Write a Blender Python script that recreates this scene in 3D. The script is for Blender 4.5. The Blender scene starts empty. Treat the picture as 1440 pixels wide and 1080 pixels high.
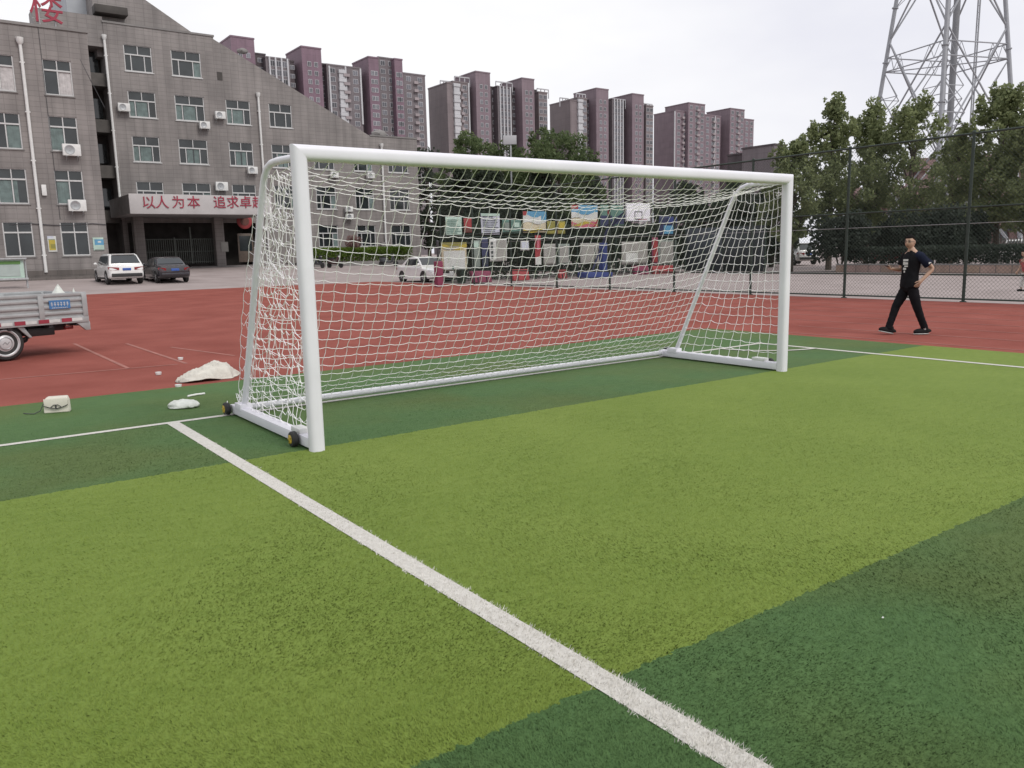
import bpy, bmesh, math, random
import numpy as np
from mathutils import Vector, Matrix
from mathutils.noise import noise as pnoise

random.seed(7); rng = np.random.default_rng(7)
R = math.radians
scene = bpy.context.scene
COL = scene.collection

# ------------------------------------------------------------------ camera (solved from the goal frame, world in metres)
CAM = Vector((-2.58783, -6.35318, 1.62855))
FPX = 1139.99
rv = Vector((0.80535814, -0.59235628, -0.022634)); uv = Vector((0.11368833, 0.11687003, 0.98661865)); wv = Vector((0.58178452, 0.79715458, -0.16146623))
def ray(px, py): return wv + (px-720)/FPX*rv - (py-540)/FPX*uv
def on(px, py, ax, v):                      # where the sight line meets the real plane axis=v
    d = ray(px, py); t = (v-CAM[ax])/d[ax]; return CAM + t*d
def gp(px, py, z=0.0): return on(px, py, 2, z)

cd = bpy.data.cameras.new('camera'); cam = bpy.data.objects.new('camera', cd); COL.objects.link(cam)
cd.sensor_width = 36; cd.lens = FPX/1440*36; cd.clip_end = 6000; cd.clip_start = 0.05
M = Matrix((rv, uv, -wv)).transposed().to_4x4(); M.translation = CAM
cam.matrix_world = M; scene.camera = cam

# ------------------------------------------------------------------ helpers
def mat(name, col, rough=0.7, var=0.12, scale=6.0, bump=0.0, bscale=60.0, metal=0.0, spec=0.5, col2=None, detail=4.0, isl=0.0, coat=0.0):
    m = bpy.data.materials.new(name); m.use_nodes = True
    nt = m.node_tree; N = nt.nodes; L = nt.links; b = N['Principled BSDF']
    b.inputs['Roughness'].default_value = rough; b.inputs['Metallic'].default_value = metal
    b.inputs['Specular IOR Level'].default_value = spec
    if coat: b.inputs['Coat Weight'].default_value = coat; b.inputs['Coat Roughness'].default_value = .08
    g = N.new('ShaderNodeNewGeometry')
    n = N.new('ShaderNodeTexNoise'); n.inputs['Scale'].default_value = scale; n.inputs['Detail'].default_value = detail
    L.new(g.outputs['Position'], n.inputs['Vector'])
    mix = N.new('ShaderNodeMix'); mix.data_type = 'RGBA'
    c2 = col2 if col2 else tuple(min(1, c*(1+var)) for c in col)
    c1 = col if col2 else tuple(c*(1-var) for c in col)
    mix.inputs[6].default_value = (*c1, 1); mix.inputs[7].default_value = (*c2, 1)
    mr = N.new('ShaderNodeMapRange'); mr.inputs[1].default_value = .3; mr.inputs[2].default_value = .7
    L.new(n.outputs['Fac'], mr.inputs[0])
    if isl > 0:
        ma = N.new('ShaderNodeMath'); ma.operation = 'MULTIPLY_ADD'; ma.inputs[1].default_value = isl
        ms = N.new('ShaderNodeMath'); ms.operation = 'MULTIPLY'; ms.inputs[1].default_value = 1-isl
        L.new(mr.outputs[0], ms.inputs[0]); L.new(g.outputs['Random Per Island'], ma.inputs[0]); L.new(ms.outputs[0], ma.inputs[2])
        L.new(ma.outputs[0], mix.inputs[0])
    else: L.new(mr.outputs[0], mix.inputs[0])
    L.new(mix.outputs[2], b.inputs['Base Color'])
    if bump:
        n2 = N.new('ShaderNodeTexNoise'); n2.inputs['Scale'].default_value = bscale; n2.inputs['Detail'].default_value = 3
        L.new(g.outputs['Position'], n2.inputs['Vector'])
        bp = N.new('ShaderNodeBump'); bp.inputs['Strength'].default_value = bump; bp.inputs['Distance'].default_value = .02
        L.new(n2.outputs['Fac'], bp.inputs['Height']); L.new(bp.outputs[0], b.inputs['Normal'])
    return m

def tile_mat(name, c1, c2, mortar, bw, bh, msize=.02, offset=0.0, dirt=.25, rough=.6):
    m = bpy.data.materials.new(name); m.use_nodes = True
    nt = m.node_tree; N = nt.nodes; L = nt.links; b = N['Principled BSDF']; b.inputs['Roughness'].default_value = rough
    g = N.new('ShaderNodeNewGeometry'); s = N.new('ShaderNodeSeparateXYZ'); L.new(g.outputs['Position'], s.inputs[0])
    a = N.new('ShaderNodeMath'); L.new(s.outputs[0], a.inputs[0]); L.new(s.outputs[1], a.inputs[1])
    c = N.new('ShaderNodeCombineXYZ'); L.new(a.outputs[0], c.inputs[0]); L.new(s.outputs[2], c.inputs[1])
    br = N.new('ShaderNodeTexBrick'); br.offset = offset; br.squash = 1
    br.inputs['Color1'].default_value = (*c1, 1); br.inputs['Color2'].default_value = (*c2, 1); br.inputs['Mortar'].default_value = (*mortar, 1)
    br.inputs['Scale'].default_value = 1; br.inputs['Mortar Size'].default_value = msize; br.inputs['Mortar Smooth'].default_value = .3
    br.inputs['Brick Width'].default_value = bw; br.inputs['Row Height'].default_value = bh
    L.new(c.outputs[0], br.inputs['Vector'])
    n = N.new('ShaderNodeTexNoise'); n.inputs['Scale'].default_value = .35; n.inputs['Detail'].default_value = 6; L.new(g.outputs['Position'], n.inputs['Vector'])
    # rain streaks that run down the wall
    mp = N.new('ShaderNodeMapping'); mp.inputs['Scale'].default_value = (1.6, 1.6, .09); L.new(g.outputs['Position'], mp.inputs[0])
    n2 = N.new('ShaderNodeTexNoise'); n2.inputs['Scale'].default_value = 1.2; n2.inputs['Detail'].default_value = 4; L.new(mp.outputs[0], n2.inputs['Vector'])
    ad = N.new('ShaderNodeMath'); L.new(n.outputs['Fac'], ad.inputs[0]); L.new(n2.outputs['Fac'], ad.inputs[1])
    mr = N.new('ShaderNodeMapRange'); mr.inputs[1].default_value = .7; mr.inputs[2].default_value = 1.35; mr.inputs[3].default_value = 1-dirt; mr.inputs[4].default_value = 1+dirt*.5
    L.new(ad.outputs[0], mr.inputs[0])
    mx = N.new('ShaderNodeMix'); mx.data_type = 'RGBA'; mx.blend_type = 'MULTIPLY'; mx.inputs[0].default_value = 1
    L.new(br.outputs['Color'], mx.inputs[6]); L.new(mr.outputs[0], mx.inputs[7]); L.new(mx.outputs[2], b.inputs['Base Color'])
    bp = N.new('ShaderNodeBump'); bp.inputs['Strength'].default_value = .3; bp.inputs['Distance'].default_value = .01; bp.invert = True
    L.new(br.outputs['Fac'], bp.inputs['Height']); L.new(bp.outputs[0], b.inputs['Normal'])
    return m

class MB:
    def __init__(s): s.v = []; s.f = []; s.m = []
    def add(s, vs, fs, mi=0):
        o = len(s.v); s.v += [tuple(x) for x in vs]; s.f += [tuple(i+o for i in f) for f in fs]; s.m += [mi]*len(fs); return s
    def box(s, a, b, mi=0):
        x0, y0, z0 = a; x1, y1, z1 = b
        return s.add([(x0,y0,z0),(x1,y0,z0),(x1,y1,z0),(x0,y1,z0),(x0,y0,z1),(x1,y0,z1),(x1,y1,z1),(x0,y1,z1)],
                     [(0,3,2,1),(4,5,6,7),(0,1,5,4),(1,2,6,5),(2,3,7,6),(3,0,4,7)], mi)
    def cbox(s, c, d, mi=0): return s.box([c[i]-d[i]/2 for i in range(3)], [c[i]+d[i]/2 for i in range(3)], mi)
    def quad(s, *p, mi=0): return s.add(p, [tuple(range(len(p)))], mi)
    def tube(s, pts, r, n=8, mi=0, cap=True, ry=None):
        pts = [Vector(p) for p in pts]; rr = r if isinstance(r, (list, tuple)) else [r]*len(pts)
        vs = []; fs = []; up = None
        for i, p in enumerate(pts):
            t = (pts[min(i+1, len(pts)-1)] - pts[max(i-1, 0)]).normalized()
            if up is None:
                up = Vector((0,0,1)) if abs(t.z) < .9 else Vector((1,0,0))
            a = t.cross(up).normalized(); b = a.cross(t).normalized(); up = b
            for k in range(n):
                an = 2*math.pi*(k+.5)/n
                vs.append(p + a*math.cos(an)*rr[i] + b*math.sin(an)*(rr[i] if ry is None else ry))
        for i in range(len(pts)-1):
            for k in range(n):
                fs.append((i*n+k, i*n+(k+1)%n, (i+1)*n+(k+1)%n, (i+1)*n+k))
        if cap: fs.append(tuple(range(n-1,-1,-1))); fs.append(tuple(range((len(pts)-1)*n, len(pts)*n)))
        return s.add(vs, fs, mi)
    def lathe(s, c, ax, prof, n=24, mi=0):           # prof: (offset along axis, radius)
        c = Vector(c); ax = Vector(ax).normalized(); u = ax.orthogonal().normalized(); w = ax.cross(u)
        vs = []; fs = []
        for o, r in prof:
            for k in range(n):
                an = 2*math.pi*k/n; vs.append(c+ax*o+(u*math.cos(an)+w*math.sin(an))*r)
        for i in range(len(prof)-1):
            for k in range(n): fs.append((i*n+k, i*n+(k+1)%n, (i+1)*n+(k+1)%n, (i+1)*n+k))
        fs.append(tuple(range(n-1,-1,-1))); fs.append(tuple(range((len(prof)-1)*n, len(prof)*n)))
        return s.add(vs, fs, mi)
    def prism(s, poly, d, mi=0):                       # polygon of 3D points pushed along d
        n = len(poly); d = Vector(d); P = [Vector(p) for p in poly]
        return s.add(P+[p+d for p in P], [tuple(range(n-1,-1,-1)), tuple(range(n,2*n))]+[(i,(i+1)%n,n+(i+1)%n,n+i) for i in range(n)], mi)
    def ball(s, c, r, nu=12, nv=8, mi=0, f=None):
        vs = []; fs = []
        for j in range(nv+1):
            th = math.pi*j/nv
            for i in range(nu):
                ph = 2*math.pi*i/nu; p = Vector((math.sin(th)*math.cos(ph), math.sin(th)*math.sin(ph), math.cos(th)))
                k = f(p) if f else 1
                vs.append((c[0]+p.x*r[0]*k, c[1]+p.y*r[1]*k, c[2]+p.z*r[2]*k))
        for j in range(nv):
            for i in range(nu): fs.append((j*nu+i, (j+1)*nu+i, (j+1)*nu+(i+1)%nu, j*nu+(i+1)%nu))
        return s.add(vs, fs, mi)
    def build(s, name, mats, parent=None, world=False, bevel=0, smooth=True, loc=None, seg=2, ang=35):
        me = bpy.data.meshes.new(name)
        vs = s.v
        if world and parent is not None:
            o = parent.location; vs = [(v[0]-o.x, v[1]-o.y, v[2]-o.z) for v in vs]
        me.from_pydata(vs, [], s.f); me.polygons.foreach_set('material_index', s.m)
        for m in (mats if isinstance(mats, (list, tuple)) else [mats]): me.materials.append(m)
        bm = bmesh.new(); bm.from_mesh(me)
        if bevel:
            bmesh.ops.remove_doubles(bm, verts=bm.verts, dist=1e-5)
            es = [e for e in bm.edges if len(e.link_faces) == 2 and e.calc_face_angle(0) > R(30)]
            bmesh.ops.bevel(bm, geom=es, offset=bevel, segments=seg, affect='EDGES', profile=.6, clamp_overlap=True)
        bm.normal_update(); bm.to_mesh(me); bm.free()
        if smooth: me.shade_smooth(); me.set_sharp_from_angle(angle=R(ang))
        ob = bpy.data.objects.new(name, me); COL.objects.link(ob)
        if parent is not None: ob.parent = parent
        if loc is not None: ob.location = loc
        return ob

def tag(o, label=None, cat=None, group=None, kind=None):
    for k, v in (('label', label), ('category', cat), ('group', group), ('kind', kind)):
        if v: o[k] = v
    return o
def thing(name, label, cat, loc=(0,0,0), group=None, rz=0):
    o = bpy.data.objects.new(name, None); COL.objects.link(o); o.location = loc; o.rotation_euler = (0,0,rz); o.empty_display_size = .3
    return tag(o, label, cat, group)
def dup(o, parent=None):
    c = o.copy(); COL.objects.link(c)
    if parent is not None: c.parent = parent
    for ch in o.children: dup(ch, c)
    return c
def clone(o, loc, label, rz=0, group=None, sc=1):
    c = dup(o); c.location = loc; c.rotation_euler = (0,0,rz); c.scale = (sc,sc,sc); c['label'] = label
    if group: c['group'] = group
    return c
def text_mb(body, size, depth):
    cu = bpy.data.curves.new('txt', 'FONT'); cu.body = body; cu.size = size; cu.extrude = depth; cu.offset = 0
    cu.align_x = 'CENTER'; cu.align_y = 'CENTER'
    o = bpy.data.objects.new('txt', cu); COL.objects.link(o)
    bpy.context.view_layer.update()
    me = bpy.data.meshes.new_from_object(o.evaluated_get(bpy.context.evaluated_depsgraph_get()))
    mb = MB(); mb.add([v.co[:] for v in me.vertices], [tuple(p.vertices) for p in me.polygons])
    bpy.data.objects.remove(o); bpy.data.curves.remove(cu); bpy.data.meshes.remove(me)
    return mb
def xf(mb, fn): mb.v = [tuple(fn(Vector(v))) for v in mb.v]; return mb

# ------------------------------------------------------------------ light: overcast sky, weak broad sun
SUN_EL, SUN_AZ = R(46), R(166)        # azimuth measured from +Y towards +X
w = bpy.data.worlds.new('World'); scene.world = w; w.use_nodes = True
nt = w.node_tree; N = nt.nodes; L = nt.links; bg = N['Background']
sky = N.new('ShaderNodeTexSky'); sky.sky_type = 'NISHITA'; sky.sun_disc = False; sky.sun_elevation = SUN_EL; sky.sun_rotation = SUN_AZ
sky.dust_density = 4; sky.air_density = 1.2
hs = N.new('ShaderNodeHueSaturation'); hs.inputs['Saturation'].default_value = .12; L.new(sky.outputs[0], hs.inputs['Color'])
tc = N.new('ShaderNodeTexCoord'); mp = N.new('ShaderNodeMapping'); mp.inputs['Scale'].default_value = (1, 1, 2.6); L.new(tc.outputs['Generated'], mp.inputs[0])
nz = N.new('ShaderNodeTexNoise'); nz.inputs['Scale'].default_value = 1.6; nz.inputs['Detail'].default_value = 5; nz.inputs['Roughness'].default_value = .55; L.new(mp.outputs[0], nz.inputs['Vector'])
cr = N.new('ShaderNodeValToRGB'); cr.color_ramp.elements[0].position = .32; cr.color_ramp.elements[0].color = (8.35, 8.4, 9.15, 1)
cr.color_ramp.elements[1].position = .62; cr.color_ramp.elements[1].color = (10.1, 10.1, 10.3, 1); L.new(nz.outputs['Fac'], cr.inputs[0])
mx = N.new('ShaderNodeMix'); mx.data_type = 'RGBA'; mx.inputs[0].default_value = .93       # cloud deck over the clear sky
L.new(hs.outputs[0], mx.inputs[6]); L.new(cr.outputs[0], mx.inputs[7]); L.new(mx.outputs[2], bg.inputs[0]); bg.inputs[1].default_value = .1
sd = bpy.data.lights.new('sun', 'SUN'); sd.energy = 1.55; sd.angle = R(20); sd.color = (1, .96, .9)
so = bpy.data.objects.new('sun', sd); COL.objects.link(so)
dirv = Vector((math.sin(SUN_AZ)*math.cos(SUN_EL), math.cos(SUN_AZ)*math.cos(SUN_EL), math.sin(SUN_EL)))
so.rotation_euler = dirv.to_track_quat('Z', 'Y').to_euler(); so.location = (0, 0, 60)
vs_ = scene.view_settings; vs_.view_transform = 'Standard'; vs_.look = 'None'; vs_.exposure = .06; vs_.gamma = 1; vs_.use_curve_mapping = False

# ------------------------------------------------------------------ materials
M_white = mat('white_paint', (.72,.71,.765), .38, .05, 2.2, detail=8, bump=.04, bscale=9)
M_whited = mat('white_plastic', (.66,.66,.65), .5, .06, 8)
M_net = mat('net_cord', (.92,.90,.92), .8, .04, 20)
M_black = mat('black_rubber', (.022,.022,.022), .7, .2, 30)
M_dark = mat('dark_steel', (.04,.04,.045), .5, .2, 10)
M_steel = mat('grey_steel', (.36,.37,.38), .4, .12, 14, metal=.6)
M_galv = mat('galvanised_steel', (.40,.41,.42), .5, .15, 9, metal=.3)
M_glass = mat('dark_glass', (.025,.03,.032), .08, .4, .8, spec=.7)
M_green = mat('fence_green', (.020,.036,.027), .5, .2, 6)
M_asph = mat('grey_paving', (.29,.245,.235), .9, .14, .7, .15, 40, spec=.2, col2=(.37,.315,.305), detail=8)
M_redtrack = mat('red_track', (.225,.066,.052), .9, .10, .8, .5, 160, spec=.08, col2=(.300,.096,.077), detail=9)
M_lane = mat('faded_lane_paint', (.315,.125,.10), .85, .18, 3)
M_red = mat('red_paint', (.36,.03,.06), .5, .12, 5)
M_bark = mat('bark', (.085,.068,.055), .9, .3, 9, .5, 30)

# ------------------------------------------------------------------ ground, track, pitch
gm = MB()
ys = [-400, 38.7, 60.5, 3000]; zs = [-.012, -.012, 1.02, 1.02]
for i in range(3): gm.quad((-2500,ys[i],zs[i]), (3200,ys[i],zs[i]), (3200,ys[i+1],zs[i+1]), (-2500,ys[i+1],zs[i+1]))
tag(gm.build('ground', M_asph, smooth=False), kind='structure')
def gz(y): return -.012 if y < 38.7 else min(1.02, -.012+(y-38.7)*1.032/21.8)
tm = MB(); tm.quad((-70,-70,-.004), (20.25,-70,-.004), (20.25,38.7,-.004), (-70,38.7,-.004))
tag(tm.build('running_track', M_redtrack, smooth=False), kind='structure')
TX, TY, TZ = 10.2, 4.45, .012
LX0, LX1 = -.706, -.590
B0, B1 = -4.24, .09
def turf_material(name, blades=False):
    m = bpy.data.materials.new(name); m.use_nodes = True
    nt = m.node_tree; N = nt.nodes; L = nt.links; b = N['Principled BSDF']; b.inputs['Roughness'].default_value = .75; b.inputs['Specular IOR Level'].default_value = .15
    g = N.new('ShaderNodeNewGeometry'); s = N.new('ShaderNodeSeparateXYZ'); L.new(g.outputs['Position'], s.inputs[0])
    wob = N.new('ShaderNodeTexNoise'); wob.inputs['Scale'].default_value = 26; L.new(g.outputs['Position'], wob.inputs['Vector'])
    wm = N.new('ShaderNodeMath'); wm.operation = 'MULTIPLY_ADD'; wm.inputs[1].default_value = .07; ym = N.new('ShaderNodeMath'); ym.operation = 'MINIMUM'; ym.inputs[1].default_value = 3.2; L.new(s.outputs[1], ym.inputs[0]); L.new(wob.outputs['Fac'], wm.inputs[0]); L.new(ym.outputs[0], wm.inputs[2])
    pp = N.new('ShaderNodeMath'); pp.operation = 'ADD'; pp.inputs[1].default_value = 8.48*20-B0-.025; L.new(wm.outputs[0], pp.inputs[0])
    md = N.new('ShaderNodeMath'); md.operation = 'MODULO'; md.inputs[1].default_value = 8.48; L.new(pp.outputs[0], md.inputs[0])
    lt = N.new('ShaderNodeMath'); lt.operation = 'LESS_THAN'; lt.inputs[1].default_value = B1-B0; L.new(md.outputs[0], lt.inputs[0])
    def noi(sc, det, vec=None):
        n = N.new('ShaderNodeTexNoise'); n.inputs['Scale'].default_value = sc; n.inputs['Detail'].default_value = det
        L.new(vec if vec else g.outputs['Position'], n.inputs['Vector']); return n
    st = N.new('ShaderNodeMapping'); st.inputs['Scale'].default_value = (2.6, 7.5, 1); st.inputs['Rotation'].default_value = (0, 0, .55); L.new(g.outputs['Position'], st.inputs[0])
    n1 = noi(.7, 5); n2 = noi(2.2, 7, st.outputs[0]); n3 = noi(120, 2)
    a1 = N.new('ShaderNodeMath'); a1.operation = 'ADD'; L.new(n1.outputs['Fac'], a1.inputs[0]); L.new(n2.outputs['Fac'], a1.inputs[1])
    a2 = N.new('ShaderNodeMath'); a2.operation = 'ADD'; L.new(a1.outputs[0], a2.inputs[0]); L.new(n3.outputs['Fac'], a2.inputs[1])
    mr = N.new('ShaderNodeMapRange'); mr.inputs[1].default_value = 1.08; mr.inputs[2].default_value = 1.92; L.new(a2.outputs[0], mr.inputs[0])
    fac = mr.outputs[0]
    if blades:
        av = N.new('ShaderNodeMath'); av.operation = 'MULTIPLY_ADD'; av.inputs[1].default_value = .34; L.new(g.outputs['Random Per Island'], av.inputs[0])
        hm = N.new('ShaderNodeMath'); hm.operation = 'MULTIPLY'; hm.inputs[1].default_value = .66; L.new(mr.outputs[0], hm.inputs[0]); L.new(hm.outputs[0], av.inputs[2]); fac = av.outputs[0]
    def pair(c1, c2):
        x = N.new('ShaderNodeMix'); x.data_type = 'RGBA'; x.inputs[6].default_value = (*c1, 1); x.inputs[7].default_value = (*c2, 1); L.new(fac, x.inputs[0]); return x
    lg = pair((.124,.184,.031), (.178,.240,.049)) if not blades else pair((.132,.194,.030), (.192,.254,.052))
    dkn = pair((.055,.112,.038), (.084,.156,.053)) if not blades else pair((.058,.116,.038), (.096,.172,.060))
    hue = noi(.55, 3); hr = N.new('ShaderNodeMapRange'); hr.inputs[1].default_value = .42; hr.inputs[2].default_value = .62; L.new(hue.outputs['Fac'], hr.inputs[0])
    dko = pair((.066,.104,.030), (.100,.146,.046)); dk = N.new('ShaderNodeMix'); dk.data_type = 'RGBA'; L.new(hr.outputs[0], dk.inputs[0]); L.new(dkn.outputs[2], dk.inputs[6]); L.new(dko.outputs[2], dk.inputs[7])
    mx = N.new('ShaderNodeMix'); mx.data_type = 'RGBA'; L.new(lt.outputs[0], mx.inputs[0]); L.new(dk.outputs[2], mx.inputs[6]); L.new(lg.outputs[2], mx.inputs[7])
    L.new(mx.outputs[2], b.inputs['Base Color'])
    if blades:                     # fibres shade like a pile, not like single cards
        vm = N.new('ShaderNodeVectorMath'); vm.operation = 'MULTIPLY_ADD'; vm.inputs[1].default_value = (.35,.35,.35); vm.inputs[2].default_value = (0,0,.8); L.new(g.outputs['Normal'], vm.inputs[0])
        vn = N.new('ShaderNodeVectorMath'); vn.operation = 'NORMALIZE'; L.new(vm.outputs[0], vn.inputs[0]); L.new(vn.outputs[0], b.inputs['Normal'])
    if not blades:
        bp = N.new('ShaderNodeBump'); bp.inputs['Strength'].default_value = .3; bp.inputs['Distance'].default_value = .015; L.new(n3.outputs['Fac'], bp.inputs['Height']); L.new(bp.outputs[0], b.inputs['Normal'])
    return m
M_turf = turf_material('turf'); M_blade = turf_material('turf_fibre', True)
M_line = mat('turf_line_white', (.50,.48,.44), .8, .1, 40, .4, 160, col2=(.62,.60,.56))
M_bladew = mat('turf_fibre_white', (.50,.48,.44), .8, .1, 60, isl=.7, col2=(.74,.72,.67))
tb = MB(); tb.box((-60,-60,0), (TX,TY,TZ)); tag(tb.build('turf', M_turf, smooth=False), kind='structure')
def line(name, poly, z=TZ+.004):
    b = MB(); b.quad(*[(x,y,z) for x,y in poly]); return tag(b.build(name, M_line, smooth=False), kind='structure')
GY = 2.05
line('goal_line', [(-60,GY),(8.8,GY),(8.8,GY+.085),(-60,GY+.085)])
line('touch_line', [(8.7,-60),(8.8,-60),(8.8,GY-.001),(8.7,GY-.001)])
line('penalty_area_line', [(LX0,-60),(LX1,-60),(LX1,GY-.001),(LX0,GY-.001)])
ar = MB(); RR = 1.0
for k in range(16):
    a0, a1 = math.pi+k*math.pi/32, math.pi+(k+1)*math.pi/32
    f = lambda a, r: (8.75+r*math.cos(a), GY+.04+r*math.sin(a), TZ+.0085)
    ar.quad(f(a0,RR), f(a1,RR), f(a1,RR+.08), f(a0,RR+.08))
tag(ar.build('corner_arc_line', M_line, smooth=False), kind='structure')
ln = MB()
for i, x in enumerate((10.62, 11.84, 13.06, 14.28, 15.5, 16.72, 17.94, 19.16)): ln.quad((x,-60,.0), (x+.05,-60,.0), (x+.05,3.5 if i < 2 else 22,.0), (x,3.5 if i < 2 else 22,.0))
for a, b in (((104,483),(181,518)), ((178,483),(262,511)), ((-40,537),(250,512)), ((240,488),(330,500))):
    p, q = gp(*a), gp(*b); d = (q-p).normalized(); nn = Vector((-d.y,d.x,0))*.03
    ln.quad(*[(v.x,v.y,0.0) for v in (p-nn,q-nn,q+nn,p+nn)])
tag(ln.build('faded_track_lines', M_lane, smooth=False), kind='structure')

# synthetic fibres standing on the carpet near the viewer
def fibres():
    n = 420000
    base = math.atan2(wv.y, wv.x)
    r = 1.9 + 8.2*rng.random(n)**1.75; a = base + (rng.random(n)-.5)*R(84)
    x = CAM.x + r*np.cos(a); y = CAM.y + r*np.sin(a)
    k = (x < TX-.02) & (y < TY-.02); x, y, r = x[k], y[k], r[k]; n = len(x)
    ew = .007*np.sin(y*23)+.005*np.sin(y*61+1)+.006*rng.normal(size=n); white = ((x > LX0-.004+ew) & (x < LX1+.004+ew) & (y < GY)) | ((y > GY) & (y < GY+.085) & (x < 8.8)) | ((x > 8.7) & (x < 8.8) & (y < GY))
    h = (.006+.008*rng.random(n)) * np.where(white, 1.5, 1); wd = (.0014+.0016*rng.random(n)) * (1+.05*np.maximum(r-3, 0)); h = h*np.clip(1.25-.10*r, .25, 1)
    th = rng.random(n)*2*np.pi; lean = .004+.016*rng.random(n); la = rng.normal(.6, .9, n)+1.6*np.sin(x*2.1+1.3*np.sin(y*1.7))
    V = np.empty((n,3,3)); V[:,0] = np.stack([x-np.cos(th)*wd, y-np.sin(th)*wd, np.full(n, TZ)], 1); V[:,1] = np.stack([x+np.cos(th)*wd, y+np.sin(th)*wd, np.full(n, TZ)], 1)
    V[:,2] = np.stack([x+np.cos(la)*lean, y+np.sin(la)*lean, TZ+h], 1)
    me = bpy.data.meshes.new('turf_fibres'); me.vertices.add(3*n); me.vertices.foreach_set('co', V.ravel())
    me.loops.add(3*n); me.loops.foreach_set('vertex_index', np.arange(3*n)); me.polygons.add(n)
    me.polygons.foreach_set('loop_start', np.arange(0, 3*n, 3)); me.materials.append(M_blade); me.materials.append(M_bladew)
    me.polygons.foreach_set('material_index', white.astype(np.int32)); me.update(calc_edges=True)
    o = bpy.data.objects.new('turf_fibres', me); COL.objects.link(o); tag(o, 'short artificial turf fibres of the near pitch', 'turf', kind='stuff')
fibres()

# ------------------------------------------------------------------ the goal
W, H, D = 6.40, 2.43, 2.07
GZ = TZ
goal = thing('soccer_goal', 'white portable football goal with net and small wheels on the turf', 'goal', (0,0,GZ))
def squarish(mb, axis, e=.72):           # flatten the round section towards the rolled-alloy profile
    i, j = ((0,1) if axis == 2 else (2,1)); out = []
    for v in mb.v:
        c = (0 if abs(v[0]) < 1 else W) if axis == 2 else H; q = list(v); du, dv = (q[i]-c)/.062, q[j]/.062
        q[i] = c+.062*math.copysign(min(1,abs(du))**e, du); q[j] = .062*math.copysign(min(1,abs(dv))**e, dv); out.append(tuple(q))
    mb.v = out
for x in (0, W):
    b = MB(); b.tube([(x,0,0),(x,0,H)], .062, 36); squarish(b, 2)
    s = 1 if x == 0 else -1                 # both members are cut on the 45 degree plane of the mitre
    b.v = [v if v[2] < 1 else (v[0], v[1], H-s*(v[0]-x)) for v in b.v]
    b.build('post', M_white, goal)
b = MB(); b.tube([(0,0,H),(W,0,H)], .062, 36); squarish(b, 0)
b.v = [((H-v[2]) if v[0] < 1 else W-(H-v[2]), v[1], v[2]) for v in b.v]
b.build('crossbar', M_white, goal)
b = MB(); b.tube([(.09,D-.03,.07),(W-.09,D-.03,.07)], .034, 12); b.build('back_bar', M_white, goal)
for x in (0, W):
    b = MB(); b.box((x-.055,.05,.018), (x+.055,D+.06,.105)); b.build('side_rail', M_white, goal, bevel=.008)
    pts = [(x,.03,H-.035),(x,.45,H-.02),(x,.60,H-.025),(x,.71,H-.055),(x,.80,H-.13),(x,.87,H-.25)]
    pts += [(x, .87+(1.83-.87)*t, (H-.25)+(.10-(H-.25))*t) for t in (.1,.3,.6,.85,1)]
    b = MB(); b.tube(pts, .031, 12); b.build('stanchion', M_white, goal)
    b = MB(); b.cbox((x,.34,.125), (.10,.20,.045)); b.build('latch_block', M_whited, goal, bevel=.008)
    b = MB(); b.cbox((x,1.86,.115), (.125,.18,.07)); b.build('bracket', M_white, goal, bevel=.008)
M_yell = mat('yellow_hub', (.42,.30,.03), .4, .2, 20)
for (wx, wy) in ((-.10,.26), (-.10,D+.03), (W+.10,.26), (W+.10,D+.03)):
    b = MB(); sx = -1 if wx < 1 else 1
    b.lathe((wx-sx*.03,wy,.068), (sx,0,0), [(0,.045),(.004,.06),(.015,.068),(.045,.068),(.056,.06),(.06,.045)], 20)
    wh = b.build('wheel', M_black, goal)
    b = MB(); b.lathe((wx-sx*.02,wy,.068), (sx,0,0), [(0,.04),(.048,.042),(.055,.03),(.056,.012),(.062,.010)], 16)
    for k in range(5): b.tube([(wx+sx*.036,wy,.068),(wx+sx*.034,wy+.038*math.cos(k*1.257),.068+.038*math.sin(k*1.257))], .006, 5)
    b.build('hub', M_yell, wh)

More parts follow.
